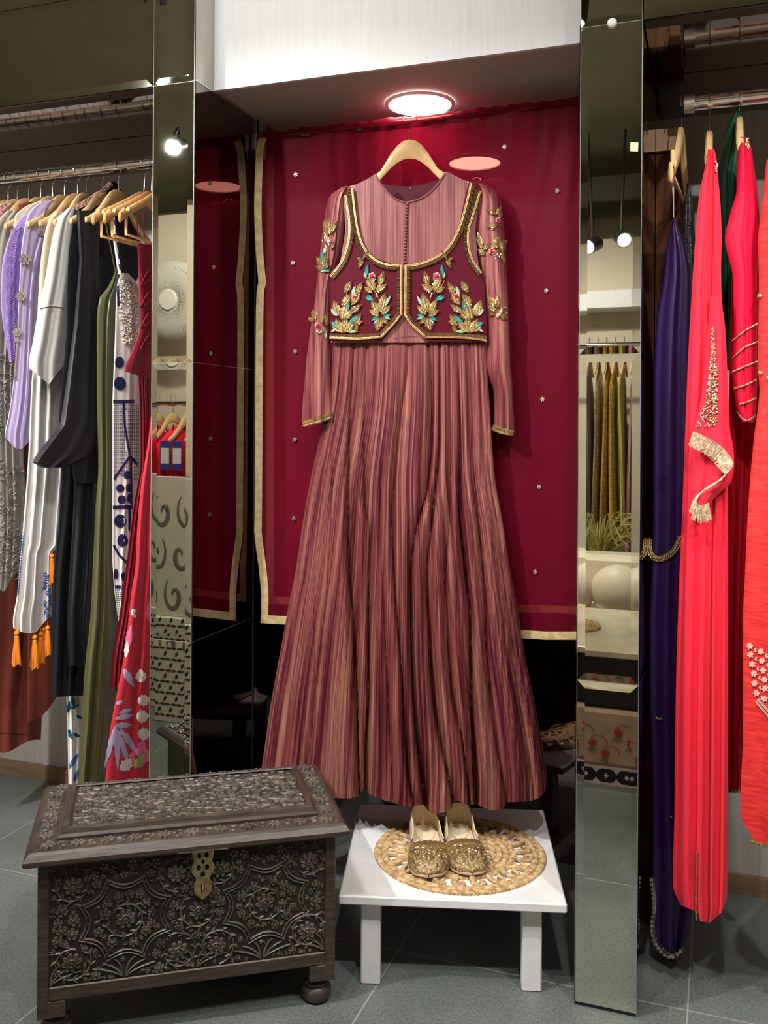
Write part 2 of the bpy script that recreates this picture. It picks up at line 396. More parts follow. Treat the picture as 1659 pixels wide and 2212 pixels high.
# timber stud and blocks in the right bay
t = thing('timber_stud', 'dark brown timber stud with a pale block at its top beside the right pillar', 'post', (RX1+.05, 2.5, 0))
b = MB(); b.box((RX1+.002, 2.47, 0), (RX1+.062, YB, ZS-.15)); b.build('stud', BROWN, t, smooth=False)
b = MB(); b.box((RX1+.002, 2.455, 1.945), (RX1+.060, YB, 2.0)); b.build('rod_block', TAN, t, smooth=False)

# ------------------------------------------------------------------ cloth surfaces
def interp(tab, k, lin=False):
    ys = [r[0] for r in tab]; vs = [r[k] for r in tab]; n = len(ys)
    def f(y):
        if y <= ys[0]: return vs[0]
        if y >= ys[-1]: return vs[-1]
        for i in range(n-1):
            if y <= ys[i+1]: break
        h = ys[i+1]-ys[i]; t = (y-ys[i])/h
        if lin: return vs[i]+(vs[i+1]-vs[i])*t
        d = (vs[i+1]-vs[i])/h
        d0 = (vs[i]-vs[i-1])/(ys[i]-ys[i-1]) if i > 0 else d
        d1 = (vs[i+2]-vs[i+1])/(ys[i+2]-ys[i+1]) if i < n-2 else d
        m0 = 0 if d0*d <= 0 else 2*d0*d/(d0+d); m1 = 0 if d1*d <= 0 else 2*d1*d/(d1+d)
        return (2*t**3-3*t*t+1)*vs[i]+(t**3-2*t*t+t)*h*m0+(-2*t**3+3*t*t)*vs[i+1]+(t**3-t*t)*h*m1
    return f
def toward(p, r):               # move a point r metres towards the viewer's side
    d = p-EYE; return p - d*(r/d.length)
def drape(mb, rows, plane, nu, nv, rel, back=None, mat=0, uvs=(1, 1), yb=None, yt=None, lin=False, backmat=None, px=None):
    xl = interp(rows, 1, lin); xr = interp(rows, 2, lin); y0 = rows[0][0]; y1 = rows[-1][0]
    def xy(s, t):
        a = yt(s) if yt else y0; b = yb(s) if yb else y1; y = a+(b-a)*t
        l = xl(y); r = xr(y); return l+(r-l)*s, y
    def surf(x, y, off=0):
        l = xl(y); r = xr(y); s = (x-l)/max(1e-3, r-l); s = min(1, max(0, s))
        return toward(plane(x, y), rel(x, y, s)+off)
    def front(s, t):
        x, y = xy(s, t); return toward(plane(x, y), rel(x, y, s))
    v0 = len(mb.v); f0 = len(mb.f); mb.grid(front, nu, nv, mat, uvs=uvs, flip=True)
    if px:          # cloth grain follows the garment's width in metres instead of the panel's edges
        for k in range(f0, len(mb.f)):
            mb.uv[k] = [((lambda q: (q[0]*px/1000, q[1]/1000))(xy(((i-v0) % (nu+1))/nu, ((i-v0)//(nu+1))/nv))) for i in mb.f[k]]
    if back is not None:
        def bk(s, t):
            x, y = xy(s, t); l = xl(y); r = xr(y)
            e = rel(l, y, 0)*(1-s)+rel(r, y, 1)*s
            bb = back(y) if callable(back) else back
            return toward(plane(x, y), e-bb*math.sin(math.pi*s))
        mb.grid(bk, max(6, nu//3), nv, mat if backmat is None else backmat, uvs=uvs)
    return surf
def folds(n, a0, a1, y0, y1, seed, bulge=0.0, drift=.12, edge=.0):
    rnd = random.Random(seed); p = [rnd.uniform(0, 6.28) for _ in range(6)]
    def rel(x, y, s):
        t = min(1, max(0, (y-y0)/(y1-y0))); a = a0+(a1-a0)*t
        w = s + .05*math.sin(6.28*s*1.3+p[0]) + drift*.3*math.sin(2.2*t+p[1]+s*3)
        v = math.sin(6.28*n*w+p[2]) + .45*math.sin(6.28*n*1.83*w+p[3]+t*1.5) + .3*math.sin(6.28*n*.47*w+p[4])
        e = min(1, s*8, (1-s)*8)
        return a*v*.6*(.3+.7*e) + bulge*math.sqrt(max(0, 1-(2*s-1)**2))
    return rel
def resample(pts, step):
    out = []; acc = 0
    P = [Vector((p[0], p[1])) for p in pts]
    out.append(P[0].copy()); d = step
    for a, b in zip(P, P[1:]):
        l = (b-a).length; 
        while acc+l >= d-1e-9 and l > 0:
            out.append(a+(b-a)*((d-acc)/l)); d += step
        acc += l
    if (out[-1]-P[-1]).length > step*.3: out.append(P[-1].copy())
    return out
def smoothpts(pts, n=6):
    P = [Vector((p[0], p[1])) for p in pts]; out = []
    for i in range(len(P)-1):
        a = P[max(0, i-1)]; b = P[i]; c = P[i+1]; d = P[min(len(P)-1, i+2)]
        for k in range(n):
            t = k/n; out.append(.5*((2*b)+(c-a)*t+(2*a-5*b+4*c-d)*t*t+(-a+3*b-3*c+d)*t**3))
    out.append(P[-1]); return out
def ribbon(mb, surf, pts, w0, w1, off, mat=0, step=4, thick=.0015):
    q = resample(pts, step); n = len(q)
    def fr(k):
        t = q[min(k+1, n-1)]-q[max(k-1, 0)]; t.normalize(); return Vector((-t.y, t.x))
    def fn(s, t):
        k = round(s*(n-1)); w = (w0, w0, w0+(w1-w0)/2, w1, w1)[round(t*4)]; o = (0, thick, thick*1.3, thick, 0)[round(t*4)]
        p = q[k]+fr(k)*w; return surf(p.x, p.y, off+o)
    mb.grid(fn, n-1, 4, mat, uvs=(n*.2, 1))
def bars(mb, surf, pts, w0, w1, step, bw, off, mat=0, ht=.0025):
    q = resample(pts, step); n = len(q)
    for k in range(n):
        t = q[min(k+1, n-1)]-q[max(k-1, 0)]; t.normalize(); nn = Vector((-t.y, t.x))
        a = q[k]+nn*w0; b = q[k]+nn*w1; h = t*bw/2; mdl = (a+b)/2
        A = surf(a.x-h.x, a.y-h.y, off); B = surf(a.x+h.x, a.y+h.y, off); Cc = surf(b.x+h.x, b.y+h.y, off); D = surf(b.x-h.x, b.y-h.y, off)
        T = surf(a.x, a.y, off+ht); U = surf(b.x, b.y, off+ht)
        i = len(mb.v); mb.v += [tuple(p) for p in (A, B, Cc, D, T, U)]
        mb.face((i, i+3, i+5, i+4), mat); mb.face((i+1, i+4, i+5, i+2), mat); mb.face((i, i+4, i+1), mat); mb.face((i+3, i+2, i+5), mat)
def beads(mb, surf, pts, w, step, r, off, mat=0, nu=6, nv=4):
    q = resample(pts, step); n = len(q)
    for k in range(n):
        t = q[min(k+1, n-1)]-q[max(k-1, 0)]; t.normalize(); nn = Vector((-t.y, t.x)); p = q[k]+nn*w
        mb.ball(surf(p.x, p.y, off+r*.5), r, mat, nu, nv)
def leaf(mb, surf, x, y, ang, ln, wd, mat=0, off=.002, ht=.004, n=7, curve=0):
    a = R(ang); dx, dy = math.cos(a), -math.sin(a); px, py = -dy, dx
    i0 = len(mb.v)
    for k in range(n+1):
        f = k/n; w = wd/2*math.sin(math.pi*min(1, f**.8))*(1+(.18 if k % 2 else -.12)); c = curve*math.sin(math.pi*f)
        bx = x+dx*ln*f+px*c; by = y+dy*ln*f+py*c
        for q, o in ((-1, .0), (-.5, ht*.8), (0, ht*.55), (.5, ht*.8), (1, .0)):
            mb.v.append(tuple(surf(bx+px*w*q, by+py*w*q, off+o)))
    for k in range(n):
        for q in range(4):
            b = i0+k*5+q; mb.face((b, b+1, b+6, b+5), mat)
def rosette(mb, surf, x, y, r, mp, mc, off=.002, ht=.004, n=5, rot=0):
    for k in range(n):
        a = rot+2*math.pi*k/n; c = surf(x+math.cos(a)*r*.62, y+math.sin(a)*r*.62, off+ht*.15); mb.ball(c, r*.00056, mp, 6, 4)
        c = surf(x+math.cos(a)*r*.45, y+math.sin(a)*r*.45, off+ht*.5); mb.ball(c, r*.00050, mc, 6, 4)
    mb.ball(surf(x, y, off+ht*.8), r*.0005, mc, 6, 4)

# ------------------------------------------------------------------ rods
def rod(x0, x1, z, r, label):
    t = thing('clothes_rod', label, 'rod', ((x0+x1)/2, YR, z))
    b = MB(); b.tube([(x0, YR, z), (x1, YR, z)], r, 24, 0); b.build('rail', CHROME, t)
    e = MB()
    for x in (x0, x1):
        e = MB(); e.tube([(x-.012, YR, z), (x+.012, YR, z)], r*1.35, 20, 0); e.build('end_flange', STEEL, t)
    return t
ZRL = H*1.614; ZRR = H*1.62
rod(-4.48, LX0-.02, ZRL, .0155, 'chrome clothes rod of the left bay crowded with hangers')
rod(RX1+.085, 2.28, ZRR, .0165, 'chrome clothes rod of the right bay with few hangers')
ZR = H*1.641
t = thing('clothes_rod', 'slim dark rod across the alcove under the wine red dupatta', 'rod', (-.7, YR, ZR))
b = MB(); b.tube([(XL+.02, YR, ZR), (RX0-.006, YR, ZR)], .0115, 20); b.build('rail', mat('dark_rod_metal', (.12, .10, .10), .3, 1), t)
b = MB(); b.box((XL+.004, YR-.016, ZR-.03), (XL+.02, YR+.016, ZR+.016), bev=.003); b.box((XL+.012, YR-.008, ZR-.05), (XL+.024, YR+.008, ZR+.004), bev=.002); b.build('bracket', STEEL, t)

# ------------------------------------------------------------------ recessed lamp
LC = Vector((-.617*H, 1.93*H, ZS)); LR = .066*H
t = thing('recessed_ceiling_light', 'round glowing recessed light in the ceiling over the gown', 'lamp', LC)
b = MB(); b.lathe([(LR+.012, -.001), (LR+.012, -.005), (LR+.002, -.007), (LR, -.002)], LC, 48); b.build('rim', mat('lamp_rim', (.8, .8, .78), .4), t)
b = MB(); b.lathe([(.0001, -.004), (LR*.5, -.004), (LR+.001, -.003)], LC, 48); b.build('diffuser', mat('lamp_diffuser', (.9, .9, .85), .5, emit=(1, .93, .80), es=42), t)
# ------------------------------------------------------------------ dupatta behind the gown
DUP = sheer('sheer_wine_chiffon', (.23, .006, .032), .34, (1, .66, .62), .35, .5)
tag_d = thing('dupatta', 'sheer wine red dupatta with gold ribbon edge draped over the alcove rod behind the gown', 'dupatta', (-.7, YR, ZR))
CP = PY(2.348)
crow = [(200, 567, 1276), (300, 563, 1276), (330, 553, 1276), (450, 549, 1276), (550, 553, 1276), (612, 558, 1276), (672, 552, 1276), (1100, 549, 1276), (1155, 549, 1276), (1236, 560, 1276), (1290, 564, 1276), (1400, 563, 1276)]
frc = folds(5, .005, .006, 300, 1350, 3); frc2 = folds(15, .006, .001, 250, 620, 9)
def crel(x, y, s):
    g = math.exp(-((x-890)/230)**2)*min(1, max(0, (y-270)/160))
    e = min(1, s*12)
    return (frc(x, y, s)+frc2(x, y, s)*max(0, 1-(y-250)/370)) * e - .085*g
b = MB()
cs = drape(b, crow, CP, 150, 90, crel, yt=lambda s: 297-80*s, yb=lambda s: 1345+38*min(1, s/.9))
b.build('front_layer', DUP, tag_d)
b = MB()
CP2 = PY(2.388)
crow2 = [(200, 575, 1276), (700, 574, 1276), (1400, 572, 1276)]
fr3 = folds(6, .008, .010, 300, 1350, 5)
cs2 = drape(b, crow2, CP2, 100, 50, lambda x, y, s: fr3(x, y, s)-.10*math.exp(-((x-890)/230)**2)*min(1, max(0, (y-270)/160)), yt=lambda s: 300-76*s, yb=lambda s: 1303+24*s)
b.build('back_layer', DUP, tag_d)
b = MB()
def wrap(s, t):
    x = XL+.03+(RX0-.012-XL-.03)*s; a = math.pi*(t*1.15-.075); rr = .019+.0012*math.sin(s*140)+.0016*math.sin(s*47+1)
    return (x, YR-rr*1.3*math.cos(a), ZR+rr*math.sin(a))
b.grid(wrap, 160, 10); b.build('top_fold', DUP, tag_d)
b = MB()
edge = [(569, 296), (566, 303), (561, 330), (557, 450), (561, 550), (566, 612), (561, 672), (558, 1100), (558, 1155), (568, 1236), (572, 1290), (571, 1342)]
ribbon(b, cs, smoothpts(edge, 5), -8, 8, .002, 0, 5)
hem = [(563+k*28, 1337+36*min(1, k/22)) for k in range(26)]
ribbon(b, cs, hem, -9, 9, .002, 0, 6)
hem2 = [(574+k*28, 1296+22*k/24) for k in range(25)]
ribbon(b, cs2, hem2, -8, 8, .002, 0, 6)
ribbon(b, cs2, [(583, 330), (583, 1296)], -8, 8, .002, 0, 10)
b.build('gold_border', PALEGOLD, tag_d)
for (x, y) in ((639, 378), (633, 568), (638, 760), (637, 950), (635, 1120), (1090, 318), (1204, 412), (1180, 628), (1172, 863), (1165, 1052), (1156, 1236)):
    b = MB()
    for k in range(5):
        a = k*1.2566+x; b.ball(cs(x+3.2*math.cos(a), y+3.6*math.sin(a), .003), .0029, 0, 6, 4)
    b.ball(cs(x, y, .005), .0026, 0, 6, 4)
    b.build('bead_motif', SILVER, tag_d)

# ------------------------------------------------------------------ hangers
def hanger(name, label, hookz, tip, woodm, group=None, bar=False, half=.2, drop=.115, thick=.013, prof=None):
    """origin at the rod's centre line; arms along local X, z down"""
    t = thing(name, label, 'hanger', group=group)
    h = MB(); r = .019; pts = []
    for k in range(17):
        a = R(-20+k*14.5); pts.append((-r*math.cos(a)*1.0, 0, r*math.sin(a)+.001))
    pts = [(-p[0], 0, p[2]) for p in pts]           # opens to one side, ends over the far side
    pts = pts[::-1]; pts = [p for p in pts]
    st = [(-.0185, 0, -.004)]
    arc = [(-r*math.cos(R(a)), 0, r*math.sin(R(a))) for a in range(-25, 200, 15)]
    arc = arc + [(r*.72, 0, -.016), (.004, 0, -.028), (0, 0, -.040), (0, 0, -hookz-.008)]
    h.tube(arc, .0016, 8); h.build('hook', CHROME, t)
    w = MB()
    prof = prof or [(0, 0, -.045), (.025, -.003, -.044), (.05, -.014, -.052), (.08, -.038, -.070), (.11, -.066, -.094), (.15, -.092, -.116), (.185, -.108, -.128), (.2, -.116, -.130)]
    sx = half/.2; full = [(-x*sx, a, c) for x, a, c in prof[::-1]] + [(x*sx, a, c) for x, a, c in prof[1:]]
    n = len(full)
    def fn(u, v):
        x, a, c = full[round(v*(n-1))]; k = round(u*8) % 8
        hz = (a-c)/2; mz = (a+c)/2-hookz; q = [(-.5, -.7), (-.5, .7), (-.3, 1), (.3, 1), (.5, .7), (.5, -.7), (.3, -1), (-.3, -1)][k]
        tw = .0
        return (x, q[0]*thick + .03*abs(x)/.2*abs(x)*0, mz+q[1]*hz)
    w.grid(fn, 8, n-1, closeu=True)
    for e in (0, n-1):
        x, a, c = full[e]; w.ball((x, 0, (a+c)/2-hookz), .5*abs(a-c)+.003, 0, 8, 6, (.5, thick*.9/(abs(a-c)+.006), 1))
    w.build('shoulder_piece', woodm, t)
    if bar:
        q = MB(); zb = -hookz-.165; q.tube([(-half*.86, 0, -hookz-.11), (-half*.86+.004, 0, zb), (half*.86-.004, 0, zb), (half*.86, 0, -hookz-.11)], .0045, 8); q.build('trouser_bar', woodm, t)
    return t
gh = hanger('clothes_hanger', 'pale wooden hanger holding the rose gold gown in the alcove', .060, 0, HWOOD, half=.175, thick=.014,
   prof=[(0, 0, -.050), (.018, -.003, -.052), (.036, -.014, -.060), (.055, -.034, -.073), (.088, -.080, -.104), (.12, -.098, -.125), (.16, -.112, -.135), (.2, -.122, -.135)])
hp = atY(888, 262, YR); gh.location = (hp.x, 2.31+.006, ZR+.013); gh.rotation_euler = (0, 0, R(10))
gh.location.y = YR-.012

# ------------------------------------------------------------------ the gown
GP = PA(888, 2.312, 10)
CR = crinkle('rose_gold_crinkle', (.085, .009, .022), (.225, .052, .056), (.39, .175, .128), 170, 1.8, .2, .42, bump=1.0, dist=.003)
CRB = crinkle('rose_crinkle_bodice', (.15, .038, .045), (.24, .075, .075), (.32, .125, .115), 240, 5, .15, .45, bump=.5, dist=.0015)
CRS = crinkle('rose_crinkle_sleeve', (.15, .025, .036), (.26, .068, .07), (.38, .15, .13), 200, 5, .15, .42, bump=.8, dist=.002)
gown = thing('anarkali_gown', 'long crinkled rose gold gown with embroidered wine bolero, hanging in the centre alcove', 'dress', GP(888, 1000))
def brel(x, y, s=0): return .012+.040*math.sqrt(max(0, 1-((x-880)/185)**2))
b = MB()
drape(b, [(376, 809, 813.5), (385, 797, 817), (392, 783, 821), (400, 765, 827), (408, 752, 834), (418, 746, 839), (427, 744, 850), (433, 743, 863), (437, 743, 875), (500, 746, 875), (560, 736, 874), (620, 718, 873), (700, 715, 873), (740, 715, 873)],
      GP, 40, 60, brel, px=1, lin=True)
drape(b, [(371, 961.5, 966), (380, 957, 984), (390, 952, 1003), (400, 945, 1022), (410, 935, 1031), (420, 923, 1034), (428, 911, 1034), (434, 893, 1033), (437, 875, 1033), (500, 875, 1027), (560, 874, 1032), (620, 873, 1046), (700, 873, 1051), (740, 873, 1052)],
      GP, 40, 60, brel, px=1, lin=True)
# back of the bodice
drape(b, [(420, 744, 1034), (560, 736, 1032), (620, 716, 1046), (740, 715, 1052)], GP, 24, 8, lambda x, y, s: .012-.03*math.sqrt(max(0, 1-((x-880)/185)**2)), uvs=(.6, .3))
b.build('bodice', CRB, gown)
b = MB()
drape(b, [(372, 800, 975), (400, 790, 985), (470, 760, 1020)], GP, 30, 10, lambda x, y, s: .004-.02*math.sqrt(max(0, 1-((x-880)/185)**2)), yt=lambda s: 384+25*math.sin(math.pi*s)**.8-14*s)
b.build('back_lining', LININGW, gown)
b = MB(); b.tube([GP(881, 409)+Vector((0, -.006, 0)), GP(885, 411)+Vector((0, -.010, .002)), GP(890, 408)+Vector((0, -.010, 0)), GP(893, 411)+Vector((0, -.006, 0))], .0012, 6); b.build('hook_and_eye', CHROME, gown)
gs = lambda x, y, off=0: toward(GP(x, y), brel(x, y)+off)
# neck facing and buttons
b = MB()
for pts in (smoothpts([(813, 378), (819, 392), (831, 409), (846, 424), (860, 432), (875, 437)], 5), smoothpts([(875, 437), (893, 434), (911, 427), (931, 413), (948, 394), (961, 374)], 5)):
    ribbon(b, gs, pts, -1.6, 1.6, .001, 0, 3, .002)
b.build('neck_binding', CRB, gown)
for k in range(19):
    x = 879.5-6*k/18; y = 441+7.0*k
    b = MB(); b.ball(gs(x, y, .003), .0040, 0, 8, 6); b.build('button', CRB, gown)
b = MB(); ribbon(b, gs, [(884, 437), (880, 570)], -.5, 5, .0006, 0, 6, .001); b.build('placket', CRB, gown)
# sleeves
def sleeve(rows, seed, hem, uvs=(.55, .5)):
    f = folds(3, .002, .004, 400, 900, seed)
    b = MB(); s = drape(b, rows, GP, 22, 60, lambda x, y, q: .006+.036*math.sqrt(max(0, 1-(2*q-1)**2))+f(x, y, q)*min(1, 4*q, 4*(1-q)), back=.03, px=1, yb=hem)
    return b, s
bl, sl = sleeve([(402, 745, 752), (408, 733, 752), (416, 719, 751), (430, 709, 750), (450, 704, 748), (480, 700, 745), (520, 694, 741), (560, 690, 735), (600, 685, 722), (640, 681, 715), (700, 672, 713), (760, 664, 714), (820, 658, 716), (870, 654, 720), (915, 651, 724)], 3, lambda s: 911-22*s)
sv_l = bl.build('sleeve', CRS, gown)
br_, sr = sleeve([(396, 1030, 1040), (404, 1030, 1058), (414, 1029, 1070), (430, 1028, 1080), (450, 1026, 1084), (480, 1024, 1088), (520, 1026, 1092), (560, 1032, 1094), (600, 1040, 1096), (640, 1045, 1098), (700, 1050, 1101), (740, 1051, 1102), (790, 1051, 1103), (820, 1058, 1106), (845, 1066, 1108), (880, 1068, 1109), (930, 1066, 1111)], 8, lambda s: 918+13*s)
sv_r = br_.build('sleeve', CRS, gown)
def cuff(surf, pts, par):
    b = MB(); ribbon(b, surf, pts, -1, 12, .001, 0, 3); bars(b, surf, pts, 0, 6.5, 2.6, 1.9, .0025, 0, .003); beads(b, surf, pts, 9.5, 2.4, .0018, .002, 1)
    b.build('gold_cuff', [GOLD, GOLDB], par)
cuff(sl, [(653, 911), (688, 902), (723, 889)], sv_l); cuff(sr, [(1066, 918), (1086, 926), (1110, 930)], sv_r)
def Z(x, y): return (640+x/3.318, 240+y/3.318)
GMATS = [GOLD, GOLDB, TEAL, MINT, RUBY, PINKR, SILVER]
def embroider(mb, surf, items, off=.003):
    for it in items:
        k = it[0]
        if k == 'f':
            x, y = Z(it[1], it[2]); rosette(mb, surf, x, y, it[3]/3.318, 5, 4, off)
        elif k == 'b':
            x, y = Z(it[1], it[2]); mb.ball(surf(x, y, off+.002), .0028, 6, 6, 4)
        elif k == 'p':
            pts = smoothpts([Z(*q) for q in it[1]], 4); 
            mb.tube([surf(q.x, q.y, off+.001) for q in pts], .0011, 5, 1 if len(it) < 3 else it[2])
        else:
            x, y = Z(it[1], it[2]); m_ = {'g': 0, 't': 2, 'm': 3, 'd': 1}[k]
            leaf(mb, surf, x, y, it[3], it[4]/3.318, it[5]/3.318, m_, off, .0045, 9)
            if k == 'g':
                a = R(it[3]); l = it[4]/3.318; mb.tube([surf(x+math.cos(a)*l*f, y-math.sin(a)*l*f, off+.0045) for f in (0, .3, .6, .9)], .0007, 4, 1)
                w2 = it[5]/3.318/2
                for sg in (-1, 1):
                    rim = []
                    for q in range(9):
                        f = q/8; ww = w2*math.sin(math.pi*min(1, f**.8))*sg; rim.append(surf(x+math.cos(a)*l*f-math.sin(a)*-ww*-1, y-math.sin(a)*l*f-math.cos(a)*-ww*-1*-1, off+.0012))
                    mb.tube(rim, .0006, 4, 1)
LEFT = [('g', 560, 1285, 118, 110, 62), ('g', 600, 1250, 78, 105, 48), ('g', 545, 1300, 150, 70, 40), ('g', 570, 1290, 30, 90, 55), ('t', 500, 1190, 82, 100, 26), ('m', 500, 1200, 105, 50, 20), ('f', 542, 1182, 26), ('t', 495, 1330, -25, 70, 40),
    ('b', 575, 1312), ('b', 592, 1300), ('b', 580, 1330), ('m', 530, 1240, 45, 60, 18),
    ('g', 600, 1440, 75, 145, 58), ('g', 590, 1450, 118, 115, 52), ('g', 595, 1470, 150, 90, 45), ('g', 610, 1460, 45, 100, 46), ('m', 635, 1400, 62, 95, 22), ('t', 590, 1480, -160, 60, 26), ('t', 620, 1480, 20, 65, 26), ('m', 625, 1470, -25, 60, 20), ('g', 600, 1480, -100, 100, 60), ('b', 625, 1430), ('b', 640, 1415), ('b', 612, 1440), ('m', 585, 1490, -130, 50, 18), ('g', 615, 1480, -50, 70, 34),
    ('g', 350, 1300, 62, 95, 48), ('g', 330, 1400, 55, 110, 56), ('g', 400, 1390, 60, 120, 54), ('g', 430, 1320, 65, 110, 44), ('g', 300, 1470, 105, 120, 62), ('g', 330, 1490, 75, 120, 66), ('g', 340, 1500, 50, 110, 54), ('g', 380, 1450, 35, 110, 48), ('m', 400, 1320, 70, 75, 26), ('t', 370, 1430, 85, 70, 24), ('f', 418, 1327, 24), ('b', 350, 1390), ('b', 365, 1400), ('b', 330, 1390),
    ('g', 330, 1590, 115, 110, 66), ('g', 345, 1590, 85, 120, 50), ('g', 355, 1585, 55, 105, 56), ('g', 320, 1580, 145, 80, 48), ('t', 375, 1540, 50, 110, 34), ('m', 290, 1470, 130, 70, 26), ('t', 310, 1540, 160, 72, 34), ('g', 415, 1540, 60, 100, 46), ('g', 420, 1530, 20, 60, 36), ('g', 425, 1590, 80, 80, 30), ('m', 370, 1585, 5, 75, 20), ('m', 290, 1560, -150, 50, 20),
    ('g', 480, 1060, 60, 75, 30), ('g', 470, 1070, 160, 40, 26), ('g', 475, 1060, -110, 75, 34), ('p', [(500, 1210), (520, 1260), (560, 1290), (590, 1340), (600, 1400)]), ('p', [(360, 1300), (350, 1400), (330, 1500), (345, 1590)])]
def mirror_items(it, k=1.10, x0=768):
    out = []
    for q in it:
        q = list(q)
        if q[0] == 'p': q[1] = [(x0+(x0-a)*k, b) for a, b in q[1]]
        else:
            q[1] = x0+(x0-q[1])*(1.0+.12*min(1, (x0-q[1])/500))
            if len(q) > 4: q[3] = 180-q[3]
        out.append(tuple(q))
    return out
# bolero
vest = None
def vrel(x, y, s=0): return brel(x, y)+.007
vs = lambda x, y, off=0: toward(GP(x, y), vrel(x, y)+off)
b = MB()
def zr(rows): return [(240+y/3.318, 640+a/3.318, 640+c/3.318) for y, a, c in rows]
drape(b, zr([(545, 372, 405), (610, 345, 418), (700, 358, 425), (800, 372, 440), (900, 374, 448), (950, 370, 475), (1000, 360, 505), (1050, 345, 560), (1100, 315, 700), (1112, 308, 765), (1190, 245, 765), (1215, 238, 765), (1450, 238, 765), (1500, 238, 735), (1550, 240, 690), (1600, 240, 645), (1640, 242, 612)]), GP, 40, 80, vrel, lin=True)
drape(b, zr([(505, 1240, 1300), (560, 1222, 1335), (600, 1212, 1322), (700, 1192, 1285), (800, 1172, 1255), (850, 1155, 1240), (900, 1130, 1238), (950, 1100, 1240), (1000, 1060, 1248), (1050, 990, 1265), (1100, 840, 1295), (1112, 772, 1302), (1170, 772, 1330), (1215, 772, 1345), (1450, 772, 1362), (1500, 800, 1364), (1550, 845, 1365), (1600, 895, 1366), (1650, 940, 1366)]), GP, 40, 80, vrel, lin=True)
vest = b.build('bolero', WINE, gown); vest['label'] = 'wine red cropped bolero with gold edging over the bodice'
b = MB()
P_ = {
 'neckL': [(392, 556), (400, 640), (412, 740), (430, 850), (462, 955), (505, 1025), (565, 1078), (645, 1110), (735, 1120)],
 'armL': [(362, 606), (376, 700), (390, 800), (388, 900), (368, 1000), (342, 1070), (302, 1130), (252, 1190)],
 'botL': [(742, 1450), (700, 1510), (602, 1612), (440, 1622), (242, 1616)],
 'cenL': [(744, 1108), (744, 1455)],
 'neckR': [(1262, 520), (1243, 610), (1218, 710), (1182, 830), (1135, 930), (1075, 1010), (1000, 1062), (900, 1102), (800, 1120)],
 'armR': [(1308, 575), (1284, 660), (1252, 760), (1226, 850), (1222, 940), (1238, 1030), (1268, 1095), (1318, 1165)],
 'botR': [(786, 1455), (832, 1522), (932, 1612), (1100, 1610), (1250, 1618), (1362, 1634)],
 'cenR': [(794, 1108), (792, 1458)]}
for k, p in P_.items():
    pts = [Z(*q) for q in p]
    if not k.startswith(('bot', 'cen')): pts = smoothpts(pts, 6)
    sg = 1 if k in ('neckL', 'armR', 'cenL', 'botR') else -1
    if k == 'botL': sg = 1
    if k == 'botR': sg = -1
    if k == 'cenL': sg = 1
    if k == 'cenR': sg = -1
    if k == 'armL': sg = -1
    if k == 'armR': sg = 1
    # sg: side of the fringe loops
    ribbon(b, vs, pts, -5.4, 5.6, .001, 3, 3, .002)
    bars(b, vs, pts, .3*sg, 6.8*sg, 3.1, 2.0, .003, 0, .0045)
    beads(b, vs, pts, -1.6*sg, 2.3, .0016, .0035, 1); beads(b, vs, pts, -4.2*sg, 2.6, .0018, .003, 2, 6, 4)
b.build('gold_edging', [GOLD, GOLDB, mat('copper_bead', (.62, .32, .12), .3, .8), mat('dark_gold_base', (.16, .07, .03), .6)], vest)
b = MB(); embroider(b, vs, LEFT); b.build('floral_embroidery', GMATS, vest)
b = MB(); embroider(b, vs, mirror_items(LEFT)); b.build('floral_embroidery', GMATS, vest)
SL = [('g', 215, 900, 80, 90, 40), ('g', 240, 880, 60, 110, 40), ('g', 200, 870, 70, 110, 46), ('g', 215, 860, 100, 80, 34), ('g', 235, 960, 110, 90, 36), ('f', 240, 935, 16), ('g', 250, 990, 70, 60, 30), ('p', [(215, 860), (190, 930), (215, 980), (195, 1080)]),
      ('t', 185, 1080, 85, 85, 24), ('m', 200, 1020, 80, 50, 26), ('g', 195, 1130, 120, 100, 44), ('g', 200, 1130, 80, 100, 44), ('g', 190, 1140, 150, 60, 34), ('t', 190, 1140, -10, 50, 28), ('g', 200, 1130, 40, 50, 26), ('m', 170, 1150, 10, 60, 18),
      ('g', 140, 1490, 110, 70, 44), ('g', 130, 1500, 170, 50, 36), ('g', 180, 1520, 60, 70, 34), ('g', 215, 1540, 80, 90, 40), ('f', 152, 1535, 16), ('g', 215, 1530, 40, 45, 26), ('b', 150, 1580), ('b', 165, 1590), ('b', 180, 1585), ('m', 212, 1570, -90, 60, 20), ('g', 210, 1590, 100, 50, 26)]
SR = [('g', 1430, 740, 150, 70, 40), ('g', 1440, 740, 60, 60, 34), ('f', 1445, 782, 18), ('g', 1440, 820, 190, 70, 46), ('g', 1460, 770, 85, 60, 30), ('p', [(1440, 820), (1470, 830), (1490, 850)]),
      ('g', 1330, 990, 105, 125, 40), ('g', 1350, 1030, 150, 75, 44), ('g', 1345, 1000, 60, 60, 34), ('g', 1430, 985, 80, 95, 48), ('g', 1425, 985, 130, 60, 36), ('f', 1402, 1005, 24), ('g', 1480, 1010, 90, 90, 40), ('g', 1490, 1090, 100, 90, 30), ('b', 1420, 1040), ('b', 1440, 1030), ('b', 1455, 1045), ('b', 1430, 1060), ('b', 1465, 1030), ('g', 1480, 960, 50, 50, 30),
      ('g', 1420, 1400, 120, 100, 50), ('g', 1440, 1410, 85, 90, 44), ('g', 1430, 1430, 150, 70, 44), ('g', 1450, 1440, 30, 60, 36), ('g', 1440, 1480, 60, 80, 40), ('g', 1460, 1470, -20, 60, 36), ('b', 1500, 1410), ('b', 1510, 1450), ('g', 1420, 1450, -150, 40, 26)]
b = MB(); embroider(b, sl, SL); b.build('sleeve_embroidery', GMATS, sv_l)
